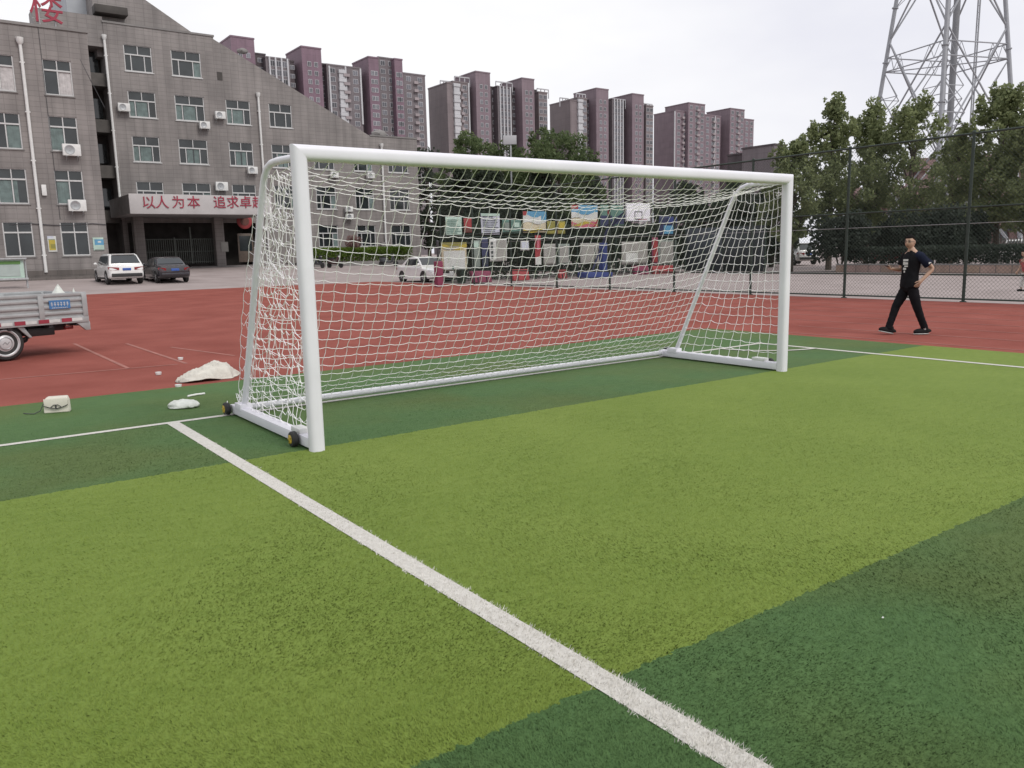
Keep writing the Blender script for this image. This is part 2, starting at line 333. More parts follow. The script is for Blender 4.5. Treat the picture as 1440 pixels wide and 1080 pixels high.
def net():
    mb = MB(); rr_ = [.0036]
    def seg(pts):
        mb.tube(pts, rr_[0], 3, cap=False)
    def nz3(p, a, s=1.4, o=0):
        return Vector((pnoise(p*s+Vector((o,0,0))), pnoise(p*s+Vector((o,11,0))), pnoise(p*s+Vector((o,0,23)))))*a
    def grid(P, nu, nv, sagz, jit, skip=lambda i,j,d: False):
        Q = {}
        for i in range(nu+1):
            for j in range(nv+1):
                p = P(i/nu, j/nv)
                e = 1 if (0 < i < nu and 0 < j < nv) else .15
                p = p + nz3(p, .016*e) + Vector([(rng.random()-.5)*jit*e for _ in range(3)]) + Vector((0,0,(.005 if (i+j)%2 else -.005)*e))
                Q[i,j] = p
        for j in range(nv+1):
            for i in range(nu):
                a, c = Q[i,j], Q[i+1,j]; m = (a+c)/2 + Vector((0, 0, -sagz*(.6+.8*rng.random()))); seg([a, m, c])
        for i in range(nu+1):
            for j in range(nv):
                a, c = Q[i,j], Q[i,j+1]; k = (.009 if (i+j)%2 else -.009)
                m = (a+c)/2 + Vector((k*.7, 0, 0)); seg([a, m, c])
    # roof and back in one drape: crossbar -> bend -> ground bar
    prof = [(0.05,H-.055),(.40,H-.085),(.74,H-.13),(.90,H-.36),(1.12,H-.84),(1.42,H-1.50),(1.70,H-2.06),(2.0,.10)]
    Ls = [0]
    for a, c in zip(prof, prof[1:]): Ls.append(Ls[-1]+math.hypot(c[0]-a[0], c[1]-a[1]))
    def back(u, v):
        s = v*Ls[-1]
        for k in range(len(prof)-1):
            if s <= Ls[k+1]+1e-9: break
        t = (s-Ls[k])/(Ls[k+1]-Ls[k]); y = prof[k][0]+(prof[k+1][0]-prof[k][0])*t; z = prof[k][1]+(prof[k+1][1]-prof[k][1])*t
        e = math.sin(math.pi*u)**.6; m = math.sin(math.pi*min(1, v*1.02))
        m2 = math.sin(math.pi*v**.58); y += -.04*e*m; z += -.25*e*m2
        return Vector((.05+(W-.1)*u, y, max(z, .09)))
    grid(back, 52, 28, .006, .010)
    # side panels
    def side(x, sl, ph):
        def P(u, v):                       # u front to back, v top to bottom
            z = (H-.08)*(1-v)+.12*v
            yb = .83 if z > H-.25 else .87+(1.83-.87)*(H-.25-z)/(H-.35)
            yf = .05
            y = yf+(yb-yf)*u
            bulge = sl*math.sin(math.pi*u)*math.sin(math.pi*v)
            return Vector((x+bulge+.02*math.sin(9*v+ph)*u*(1-u), y, z - .06*math.sin(math.pi*u)*(1-v)))
        return P
    grid(side(W-.02, .02, 0), 11, 19, .010, .024)
    rr_[0] = .0030
    grid(side(.02, -.05, 1), 11, 20, .03, .055)
    # slack second layer bunched by the near side
    def slack(u, v):
        p = side(.03, .10, 2)(u, v); p.y += .10*math.sin(14*u+5*v)*.5; p.z -= .05*math.sin(7*u); return p
    grid(slack, 4, 15, .035, .07)
    def slack2(u, v):
        z = 2.0*(1-v)+.10*v; yb = .90+(1.83-.87)*(H-.25-z)/(H-.35)
        return Vector((-.06+.14*u, yb+.10*math.sin(math.pi*v)+.05*(u-.5), z))
    grid(slack2, 2, 17, .03, .06)
    # lashings round the bars
    for k in range(47):
        x = .1+(W-.2)*k/46
        if k % 2: seg([(x-.02,D-.07,.055),(x,D-.03,.108),(x+.03,D+.01,.06)])
        seg([(x,.0,H-.066),(x+.015,.05,H-.06)])
    for x in (0, W):
        for k in range(16):
            t = .05+.9*k/15; y = .87+(1.83-.87)*t; z = (H-.25)+(.10-(H-.25))*t
            seg([(x-.036,y,z),(x,y+.036,z+.012),(x+.036,y,z+.02)])
    # loose tail of cord and tied tangle at the corners
    for q in range(5):
        p = Vector((-.09,D+.02,.15)); pts = [p]
        for k in range(6):
            p = p + Vector(((rng.random()-.6)*.03, (rng.random()-.4)*.04, -.03+(rng.random()-.5)*.02)); p.z = max(p.z, .012); pts.append(p)
        seg(pts)
    for cx, cy, cz, sp in ((.0,1.9,.16,.12), (.03,.72,1.95,.10), (.03,.80,1.5,.12), (0,.1,2.28,.04), (W,.12,2.26,.05)):
        for q in range(6):
            p = Vector((cx,cy,cz)); pts = [p+Vector((rng.normal(0,.3)*sp, rng.normal(0,1)*sp, rng.normal(0,.5)*sp)) for _ in range(4)]
            seg(pts)
    o = mb.build('net', M_net, goal, smooth=False)
net()

# ------------------------------------------------------------------ litter on the pitch
M_sack = mat('woven_sack', (.56,.535,.48), .85, .12, 9, .7, 60)
def lump(name, label, cat, c, dims, rz, m, seed, tail=0.0, flat=.15, z0=TZ):
    b = MB(); so_ = Vector((seed*7.3, seed*3.1, 0))
    def f(p):
        k = 1+.20*pnoise(p*1.1+so_)+.06*pnoise(p*3.1+so_)+.035*pnoise(p*9+so_)
        if tail and p.x > .5: k *= 1+tail*(p.x-.5)
        return k
    b.ball((0,0,0), dims, 40, 26, f=f)
    def g(v):
        v = Vector(v); 
        if tail and v.x > dims[0]*.6: t = (v.x-dims[0]*.6)/dims[0]; v.y *= max(.25, 1-1.6*t); v.z *= max(.25, 1-1.3*t)
        v.z += .016*(.5-abs(pnoise(Vector((v.x*9+v.y*4,v.y*9,seed)))))*2+.008*pnoise(Vector((v.x*26,v.y*26,seed)))
        if v.z < 0: v.z *= flat
        return v
    xf(b, g); mz = min(v[2] for v in b.v); xf(b, lambda v: Vector((v.x, v.y, v.z-mz)))
    o = b.build(name, m, smooth=True, ang=60); o.location = (c[0], c[1], z0); o.rotation_euler = (0,0,rz); return tag(o, label, cat)
p0, p1 = gp(247,541), gp(328,528); mid = (p0+p1)/2; 

def cloth_sack():
    b = MB(); nu, nv = 90, 56; vs = []
    for i in range(nu+1):
        u = -1+2*i/nu
        w_ = .27*(1-abs(u)**3.2)**.5*(1 if u < .35 else 1-.62*(u-.35)/.65)+.012
        hgt = (.10+.145*math.exp(-((u-.30)/.46)**2)+.05*math.exp(-((u+.35)/.35)**2))*(1-abs(u)**5)**.5*(1 if u < .55 else max(.22, 1-1.35*(u-.55)))
        for j in range(nv+1):
            v = -1+2*j/nv; hgt *= 1 if j else .86; x = .47*u+.02*pnoise(Vector((u*3,v*2,4))); y = w_*v*(1+.12*pnoise(Vector((u*4,v*.5,9))))
            z = hgt*max(0, 1-abs(v-.12*math.sin(u*2))**2.2)**.75
            f1 = 1-abs(pnoise(Vector((u*3.2+v*1.6, v*1.5-u*1.2, 2.0)))*2.2); f2 = 1-abs(pnoise(Vector((u*7-v*3.5, v*3+u*2, 5.0)))*2.2); f3 = pnoise(Vector((u*17, v*13, 1.0)))
            e = max(0, 1-v*v)**.5; z += e*(.030*(f1-.5)+.016*(f2-.5)+.006*f3)
            vs.append((x, y, max(z, .004+.006*abs(f3))))
    fs = [(i*(nv+1)+j, (i+1)*(nv+1)+j, (i+1)*(nv+1)+j+1, i*(nv+1)+j+1) for i in range(nu) for j in range(nv)]
    b.add(vs, fs); o = b.build('sack', M_sack, ang=80); md = o.modifiers.new('s','SOLIDIFY'); md.thickness = .006
    o.location = (mid.x+.10, mid.y+.14, 0); o.rotation_euler = (0,0,math.atan2(p1.y-p0.y, p1.x-p0.x)-.05)
    tag(o, 'crumpled off-white woven sack lying on the red track edge', 'sack')
cloth_sack()
M_bag = mat('thin_white_plastic', (.58,.60,.56), .35, .12, 12, .4, 40)
q = gp(263,576); lump('plastic_bag', 'crumpled white plastic bag on the grass left of the goal', 'plastic bag', (q.x,q.y+.08), (.17,.11,.07), R(-25), M_bag, 8)
q = (gp(70,584)+gp(95,580))/2
hb = thing('handbag', 'small cream handbag with dark trim on the green turf', 'bag', (q.x,q.y+.06,TZ), rz=R(-32)+.25)
M_cream = mat('cream_leather', (.60,.57,.49), .5, .08, 10)
b = MB(); b.prism([(-.125,-.045,0),(.125,-.045,0),(.12,-.04,.13),(.10,0,.165),(-.10,0,.165),(-.12,-.04,.13)], (0,.10,0)); b.build('pouch', M_cream, hb, bevel=.012, seg=3)
b = MB(); b.prism([(-.118,-.052,.155),(.118,-.052,.155),(.112,-.056,.085),(.03,-.060,.05),(-.03,-.060,.05),(-.112,-.056,.085)], (0,.012,0)); b.build('flap', M_cream, hb, bevel=.004)
b = MB(); zz = -.064
b.tube([(-.118,zz+.004,.083),(-.06,zz,.062),(0,zz-.002,.048),(.06,zz,.062),(.118,zz+.004,.083)], .004, 5); b.tube([(-.05,zz,.066),(-.02,zz-.004,.09),(.02,zz-.004,.09),(.05,zz,.066)], .004, 5); b.tube([(0,zz-.002,.05),(0,zz-.002,.085)], .007, 6)
b.build('trim', M_dark, hb)
b = MB(); b.tube([(-.12,.0,.12),(-.16,-.03,.03),(-.22,-.05,.006),(-.30,.0,.006),(-.34,.05,.006)], .005, 5); b.build('strap', M_dark, hb)
q = [gp(223,527), gp(254,506), gp(251,545)]
cup = MB(); cup.lathe((0,0,0), (0,0,1), [(0,.03),(.002,.036),(.036,.042),(.04,.042),(.04,.036),(.010,.030)], 16)
c0 = cup.build('paper_cup', M_whited); c0.location = (q[0].x,q[0].y,0)
tag(c0, 'white paper cup on red track, nearer the parked truck', 'cup', 'white paper cups on the ground')
for v, lb in ((q[1], 'white paper cup on red track behind the sack'), (q[2], 'white paper cup on the track edge beneath the front of the sack')):
    c = c0.copy(); COL.objects.link(c); c.location = (v.x,v.y,0 if v.y > TY else TZ); c['label'] = lb
q = gp(1241,876); b = MB(); b.add([(-.005,-.003,0),(.006,-.003,.001),(.006,.004,.004),(-.005,.003,.001),(0,0,.005)], [(0,1,4),(1,2,4),(2,3,4),(3,0,4)]); o = b.build('paper_scrap', M_whited, None, smooth=False); o.location = (q.x,q.y,TZ+.012); tag(o, 'tiny white paper scrap on the dark turf in the foreground', 'paper')
p0, p1 = gp(264,560), gp(288,556); b = MB(); b.tube([(p0.x,p0.y,TZ+.012),((p0.x+p1.x)/2,(p0.y+p1.y)/2,TZ+.016),(p1.x,p1.y,TZ+.012)], .012, 8)
tag(b.build('plastic_strip', M_whited), 'thin white plastic strip on turf between sack and bag', 'strip')

# ------------------------------------------------------------------ fences
def chain_panel(x0, x1, z0, z1, pitch, r, P):        # diagonal wires on a plane, P maps (s,z) to 3D
    mb = MB(); hh = z1-z0
    def wire(a, c):
        A, B = P(*a), P(*c); t = (B-A).normalized(); n = t.cross(P(x0,z1)-P(x0,z0)).normalized() if False else None
        nx = (P(1,0)-P(0,0)).cross(P(0,1)-P(0,0)).normalized(); s_ = t.cross(nx).normalized()*r; nn = nx*r
        mb.add([A+s_,A+nn,A-s_,A-nn,B+s_,B+nn,B-s_,B-nn], [(0,1,5,4),(1,2,6,5),(2,3,7,6),(3,0,4,7)])
    s = x0-hh
    while s < x1:
        for sg in (1, -1):
            a = (s, z0 if sg > 0 else z1); c = (s+hh, z1 if sg > 0 else z0)
            t0 = max(0, (x0-a[0])/hh); t1 = min(1, (x1-a[0])/hh)
            if t1 > t0+.005:
                f = lambda t: (a[0]+hh*t, a[1]+(c[1]-a[1])*t)
                wire(f(t0), f(t1))
        s += pitch
    return mb
FX, FY, FT = 20.4, 31.3, 4.42
M_wire = mat('green_wire', (.028,.046,.035), .5, .1, 5)
fs_ = thing('court_side_fence', 'tall dark green chain-link fence along the red track, rails and round posts', 'fence', (FX,0,0))
posts = [31.3, 28.2, 25.0, 21.6, 18.2, 14.7, 11.24, 7.76, 4.23, .75, -2.7, -6.2]
for y in posts:
    b = MB(); b.tube([(0,y,-.02),(0,y,FT+.03)], .042, 10); b.lathe((0,y,FT+.02), (0,0,1), [(0,.05),(.03,.048),(.05,.03),(.056,.008)], 10); b.lathe((0,y,-.012), (0,0,1), [(0,.09),(.02,.085),(.03,.05)], 10)
    b.build('post', M_green, fs_)
for z, r in ((FT,.03), (2.52,.026), (.725,.024), (.07,.024)):
    b = MB(); b.tube([(0,-6.2,z),(0,31.3,z)], r, 8); b.build('rail', M_green, fs_)
b = MB(); b.tube([(0,-6.2,2.1),(0,12,2.08),(0,31.3,2.1)], .006, 5); b.build('tension_wire', M_galv, fs_)
chain_panel(-6.2, 31.3, .05, FT, .106, .0029, lambda s, z: Vector((0, s, z))).build('mesh', M_wire, fs_, smooth=False)
fe = thing('court_end_fence', 'dark green chain-link fence hung with banners across the court end', 'fence', (0,FY,0))
for x in (23.6, 26.8, 30.0, 33.2, 36.4, 39.6):
    b = MB(); b.tube([(x,0,-.02),(x,0,FT+.03)], .042, 10); b.lathe((x,0,FT+.02), (0,0,1), [(0,.05),(.03,.048),(.05,.03),(.056,.008)], 10); b.build('post', M_green, fe)
for z, r in ((FT,.03), (2.45,.03), (.2,.03)):
    b = MB(); b.tube([(FX+.05,0,z),(39.6,0,z)], r, 8); b.build('rail', M_green, fe)
chain_panel(FX+.05, 39.6, .05, FT, .14, .002, lambda s, z: Vector((s, 0, z))).build('mesh', M_wire, fe, smooth=False)

# banners hung on the end fence
def cm(name, c, v=.1): return mat(name, c, .6, v, 3)
C = {'white': cm('print_white', (.55,.56,.54)), 'mint': cm('print_mint', (.42,.55,.48)), 'lav': cm('print_lavender', (.50,.52,.60)), 'red': cm('print_red', (.30,.04,.045)),
     'teal': cm('print_teal', (.10,.19,.16)), 'sky': cm('print_sky', (.10,.28,.44)), 'yel': cm('print_yellow', (.42,.33,.05)), 'cream': cm('print_cream', (.56,.50,.36)), 'gry': cm('print_grey', (.30,.29,.27)),
     'grg': cm('print_greygreen', (.20,.235,.21)), 'navy': cm('print_navy', (.03,.035,.09)), 'mag': cm('print_magenta', (.20,.035,.075)), 'blue': cm('print_blue', (.035,.055,.20)), 'ink': cm('print_ink', (.05,.06,.06)), 'pink': cm('print_pink', (.45,.12,.16)), 'brown': cm('print_brown', (.12,.04,.03)), 'olive': cm('print_olive', (.24,.22,.05)), 'slate': cm('print_slate', (.035,.042,.055))}
def banner(label, rect, base, art, Y=FY-.075):
    a = on(rect[0], rect[1], 1, Y); c = on(rect[2], rect[3], 1, Y)
    w_, h_ = c.x-a.x, a.z-c.z
    t = thing('banner', label, 'banner', (a.x,Y,c.z), group='banners hung on the court fence')
    b = MB(); n = 8
    vs = []; 
    for j in range(n+1):
        for i in range(n+1): vs.append((w_*i/n, .018*math.sin(i*1.3+j*.5+a.x), h_*j/n))
    b.add(vs, [(j*(n+1)+i, j*(n+1)+i+1, (j+1)*(n+1)+i+1, (j+1)*(n+1)+i) for i in range(n) for j in range(n)])
    o = b.build('cloth', C[base], t); md = o.modifiers.new('solid', 'SOLIDIFY'); md.thickness = .006
    b = MB()
    for sx in (0, w_): b.tube([(sx,.02,h_-.02),(sx,.06,h_+.05)], .008, 5); b.tube([(sx,.02,.02),(sx,.06,-.05)], .008, 5)
    b.build('tie', M_dark, t)
    cols = sorted(set(k[0] for k in art)); pr = MB()
    for (cn, pts) in art:
        if pts == 'lines' or pts == 'vlines':
            random.seed(int(rect[0]))
            m_ = 9
            for k in range(m_):
                zz = h_*(.86-.76*k/m_); l = w_*(.55+.33*random.random())
                pr.quad((w_*.08,-.026,zz-.03*h_),(w_*.08+l,-.026,zz-.03*h_),(w_*.08+l,-.026,zz),(w_*.08,-.026,zz), mi=cols.index(cn))
        else: pr.quad(*[(u*w_, -.024-.0025*art.index((cn,pts)), v*h_) for u, v in pts], mi=cols.index(cn))
    if art: pr.build('print', [C[k] for k in cols], t, smooth=False)
r_ = lambda u0,v0,u1,v1: [(u0,v0),(u1,v0),(u1,v1),(u0,v1)]
sw = lambda lo, hi, ph=0: [(k/8, lo+.06*math.sin(k*.9+ph)) for k in range(9)] + [(k/8, hi+.08*math.sin(k*.9+ph+1)) for k in range(8,-1,-1)]
banner('mint green notice sheet with text lines, upper left of the court fence', (626,305,650,332), 'mint', [('teal','lines')])
banner('small red banner high on the fence beside the mint sheet', (652,307,664,327), 'red', [('brown',r_(.1,.05,.9,.3))])
banner('pale lavender notice sheet with text lines high on the fence', (676,300,703,330), 'lav', [('ink','lines'),('mint',r_(0,.88,1,1))])
banner('plain dark teal banner between lavender sheet and sky poster', (706,309,733,328), 'teal', [('grg',r_(.1,.2,.45,.8)),('mint',r_(.62,.45,.9,.8))])
banner('poster of cloudy sky above cream ground with red corner', (735,297,768,327), 'cream', [('sky',r_(0,.62,1,1)),('white',sw(.45,.78)),('red',r_(0,.8,.16,1)),('sky',r_(.78,.55,1,1)),('yel',sw(.05,.16,2))])
banner('mustard yellow banner with dark stripe high on the fence', (769,311,795,329), 'olive', [('brown',r_(.48,0,.58,1)),('yel',r_(.65,.3,.95,.9))])
banner('bright poster with blue sky, pale bands and red swoosh', (803,288,840,320), 'cream', [('sky',r_(0,.58,1,1)),('red',r_(0,.82,.26,1)),('white',sw(.40,.62)),('pink',sw(.02,.2,1)),('red',[(.8,0),(1,0),(1,.38)]),('yel',sw(.12,.2,3))])
banner('dark teal and navy banner left of the basketball backboard', (844,288,877,318), 'teal', [('navy',r_(0,0,.5,.5)),('navy',r_(.6,.1,1,.45)),('red',r_(.3,.55,.42,.75))])
banner('purple and light blue banner right of the basketball backboard', (927,304,951,330), 'navy', [('sky',r_(.25,.05,.8,.5)),('blue',r_(.5,.55,1,.95))])
banner('large cream notice with yellow heading, lowest left on fence', (620,341,657,380), 'cream', [('olive',[(0,.8),(1,.84),(1,1),(0,1)]),('yel',sw(.78,.86)),('white',r_(.08,.05,.92,.7)),('gry','lines'),('teal',r_(.4,.06,.46,.16))])
banner('narrow grey-green banner between cream notice and navy strip', (663,338,676,378), 'grg', [('mint',r_(.1,.75,.8,.95))])
banner('narrow navy banner left of white notice with black characters', (677,334,687,376), 'navy', [('slate',r_(.1,.1,.9,.4))])
banner('white notice with column of black characters beside tall post', (688,336,713,367), 'white', [('ink',r_(.08,.75,.2,.87)),('ink',r_(.08,.55,.2,.68)),('ink',r_(.08,.35,.2,.47)),('ink',r_(.08,.14,.2,.27)),('gry',r_(.4,.05,.95,.95))])
banner('small white paper sheet pinned on dark part of the fence', (732,339,744,352), 'white', [('lav',r_(.1,.1,.9,.9))])
banner('tall narrow red banner with pale lower end', (752,331,761,372), 'red', [('white',r_(0,0,1,.25)),('pink',r_(.3,.5,.7,.9))])
banner('grey banner right next to the tall red banner', (764,343,783,372), 'gry', [])
banner('grey-green banner with light border left of the easel', (785,343,801,372), 'grg', [('gry',r_(.1,.1,.9,.9))])
banner('wide grey banner behind the blue padded hoop mast', (816,342,854,370), 'gry', [('lav',r_(.7,.05,.98,.95))])
banner('wide pale grey banner under the basketball backboard', (874,340,911,371), 'gry', [('white',r_(.15,.1,.6,.5))])
banner('red vertical banner between two grey banners on right', (917,334,925,372), 'mag', [('red',r_(.2,.1,.9,.9))])
banner('pale grey-green banner, last on the right of the fence', (926,338,951,371), 'grg', [('gry',r_(.1,.05,.8,.95))])
# gym mats leaning under the banners
def gym_mat(label, px0, px1, pz, h, c):
    a = gp(px0, pz); d = gp(px1, pz); Y = 30.5; x0 = on(px0,pz,1,Y).x; x1 = on(px1,pz,1,Y).x
    t = thing('gym_mat', label, 'gym mat', ((x0+x1)/2,Y,0), group='gym mats under the court fence')
    hw = (x1-x0)/2; b = MB(); b.prism([(-hw,-.22,.0),(hw,-.22,.0),(hw,-.10,h),(-hw,-.10,h)], (0,.26,0)); b.build('pad', C[c], t, bevel=.05, seg=3)
    b = MB()
    for k in (-.45,.45): b.box((k*hw-.02,-.235,.02),(k*hw+.02,-.10,h*.5))
    b.build('strap', M_dark, t, bevel=.004)
gym_mat('dark red gym mat leaning below the narrow navy banner', 662, 689, 393, .62, 'mag')
gym_mat('red and brown gym mat leaning right of the tall post', 719, 742, 391, .62, 'red')
gym_mat('red gym mat leaning below the wide pale grey banner', 890, 910, 384, .55, 'mag')
gym_mat('small red gym mat leaning left of the blue hoop base', 785, 795, 388, .5, 'red')
gym_mat('red gym mat leaning at the last grey-green banner', 916, 945, 383, .5, 'red')
# magenta padded post by the fence corner
q = gp(619,403); t = thing('padded_post', 'magenta padded post standing at the fence corner by the white car', 'post', (q.x-.3,q.y-.4,-.012))
b = MB(); b.box((-.17,-.17,.0),(.17,.17,1.25)); b.build('pad', C['mag'], t, bevel=.05, seg=3)
b = MB(); b.tube([(0,0,1.2),(0,0,2.2)], .06, 12); b.lathe((0,0,2.2), (0,0,1), [(0,.06),(.03,.05),(.05,.02)], 12); b.build('pole', M_dark, t)
# green waste bin
q = gp(634,398); t = thing('waste_bin', 'small dark green waste bin below the cream notice', 'bin', (q.x,30.4,-.012))
b = MB(); b.lathe((0,0,0), (0,0,1), [(0,.2),(.03,.22),(.6,.28),(.64,.30),(.66,.30),(.66,.26),(.1,.2)], 18); b.build('barrel', M_green, t)
b = MB(); b.lathe((0,0,.66), (0,0,1), [(0,.31),(.04,.31),(.09,.22),(.12,.05)], 18); b.build('lid', M_green, t)
# easel
q = on(838,372,1,30.3); t = thing('easel', 'dark green folding easel frame in front of a grey banner', 'easel', (q.x,30.2,-.012))
for sx in (-.25,.25):
    b = MB(); b.tube([(sx*1.2,-.2,0),(sx*.5,.05,1.75)], .025, 6); b.build('leg', M_green, t)
b = MB(); b.tube([(0,.4,0),(0,.08,1.7)], .025, 6); b.tube([(-.25,-.09,.7),(.25,-.09,.7)], .02, 6); b.tube([(-.17,0,1.3),(.17,0,1.3)], .02, 6); b.build('brace', M_green, t)

# basketball stand
bx, by = 29.9, 28.9
hoop = thing('basketball_hoop', 'basketball stand with white backboard, blue padded base and mast', 'basketball hoop', (bx,by,-.012))
b = MB(); b.box((-1.6,-.45,.05),(.35,.45,.36)); b.build('base', C['blue'], hoop, bevel=.06, seg=3)
for sx in (-1.4,.15):
    for sy in (-.4,.4):
        b = MB(); b.lathe((sx,sy-.03,.06),(0,1,0),[(0,.05),(.01,.06),(.05,.06),(.06,.05)],12); b.build('wheel', M_black, hoop)
b = MB(); b.box((-.18,-.18,.3),(.18,.18,2.0)); b.build('mast_pad', C['blue'], hoop, bevel=.05, seg=3)
b = MB(); b.tube([(0,0,1.9),(0,-.35,2.7),(.1,-1.2,3.35),(.2,-2.2,3.5)], .09, 10); b.tube([(-.9,.0,.3),(-.2,0,1.7)], .05, 8); b.tube([(0,-.1,2.9),(.2,-2.1,3.9)], .05, 8); b.build('arm', C['navy'], hoop)
a = on(880,284,1,by-2.35); c = on(915,312,1,by-2.35)
b = MB(); x0, x1, z0, z1 = a.x-bx, c.x-bx, c.z+.012, a.z+.012; yb = -2.35
b.box((x0,yb,z0),(x1,yb+.04,z1)); bb_ = b.build('backboard', M_white, hoop, bevel=.008)
b = MB(); xm = (x0+x1)/2; 
def rectline(X0,X1,Z0,Z1,t_,yy):
    b.box((X0,yy,Z0),(X1,yy+.004,Z0+t_)); b.box((X0,yy,Z1-t_),(X1,yy+.004,Z1)); b.box((X0,yy,Z0+t_),(X0+t_,yy+.004,Z1-t_)); b.box((X1-t_,yy,Z0+t_),(X1,yy+.004,Z1-t_))
rectline(xm-.30,xm+.30,z0+.12,z0+.57,.05,yb-.006); rectline(x0,x1,z0,z1,.045,yb-.006); b.build('marking', M_black, bb_, smooth=False)
b = MB(); pts = [(xm+.225*math.cos(k*math.pi/10), yb-.36+.225*math.sin(k*math.pi/10), z0+.12) for k in range(21)]; b.tube(pts, .012, 6, cap=False); b.tube([(xm,yb,z0+.12),(xm,yb-.135,z0+.12)],.02,6); b.build('rim', C['red'], hoop)
b = MB()
for k in range(12):
    a0 = k*math.pi/6; b.tube([(xm+.225*math.cos(a0),yb-.36+.225*math.sin(a0),z0+.12),(xm+.14*math.cos(a0+.3),yb-.36+.14*math.sin(a0+.3),z0-.28)], .006, 3)
b.build('hoop_net', M_net, hoop)

# dark wind screens on the far side fence
M_scr = mat('screen_cloth', (.026,.03,.036), .8, .35, .6)
fw = thing('court_far_fence', 'dark fence with wind screens on the far side of the court', 'fence', (39.6,0,-.012))
for y in (31.3, 28.1, 24.9):
    b = MB(); b.tube([(0,y,0),(0,y,FT)], .05, 8); b.build('post', M_green, fw)
for z in (FT, 2.5, .1):
    b = MB(); b.tube([(0,24.9,z),(0,31.3,z)], .03, 8); b.build('rail', M_green, fw)
for k, (y0, y1, cc) in enumerate(((24.95,28.05,'navy'), (28.15,31.2,'slate'))):
    b = MB(); n = 10
    vs = [(-.05-.02*math.sin(i*1.7+k), y0+(y1-y0)*i/n, .12+2.75*j) for j in range(2) for i in range(n+1)]
    b.add(vs, [(i,i+1,n+2+i,n+1+i) for i in range(n)]); o = b.build('wind_screen', C[cc] if cc == 'slate' else M_scr, fw); o.modifiers.new('s','SOLIDIFY').thickness = .01

# ------------------------------------------------------------------ vehicles
def car_mat(name, c, rough=.22, metal=0.0): return mat(name, c, rough, .03, 1.5, metal=metal, coat=.6)
M_cwhite = car_mat('car_white', (.74,.74,.73)); M_cdark = car_mat('car_dark', (.028,.026,.032), .2)
M_trim = mat('black_trim', (.025,.025,.026), .5, .15, 8)
M_tail = mat('tail_lamp_red', (.22,.012,.014), .2, .1, 9, coat=.5); M_lamp = mat('lamp_clear', (.55,.55,.56), .12, .05, 9)
M_plate = mat('plate_blue', (.04,.10,.36), .4, .05, 9); M_rim = mat('alloy_rim', (.52,.52,.53), .35, .06, 9, metal=.25)
M_cglass = mat('car_glass', (.03,.035,.038), .05, .3, .6, spec=.8)
def rrect(hw, z0, z1, rad, n=5):              # rounded rectangle section in (y,z)
    rad = min(rad, hw*.9, (z1-z0)/2*.95); P = []
    for cy, cz, a0 in ((hw-rad, z0+rad, -90), (hw-rad, z1-rad, 0), (-hw+rad, z1-rad, 90), (-hw+rad, z0+rad, 180)):
        for k in range(n): a = R(a0+90*k/(n-1)); P.append((cy+rad*math.cos(a), cz+rad*math.sin(a)))
    return P
def loft(mb, secs, mi=0):
    n = len(secs[0][1]); vs = [(x,y,z) for x, s in secs for y, z in s]; fs = []
    for i in range(len(secs)-1):
        for k in range(n): fs.append((i*n+k, i*n+(k+1)%n, (i+1)*n+(k+1)%n, (i+1)*n+k))
    fs.append(tuple(range(n-1,-1,-1))); fs.append(tuple(range((len(secs)-1)*n, len(secs)*n))); return mb.add(vs, fs, mi)
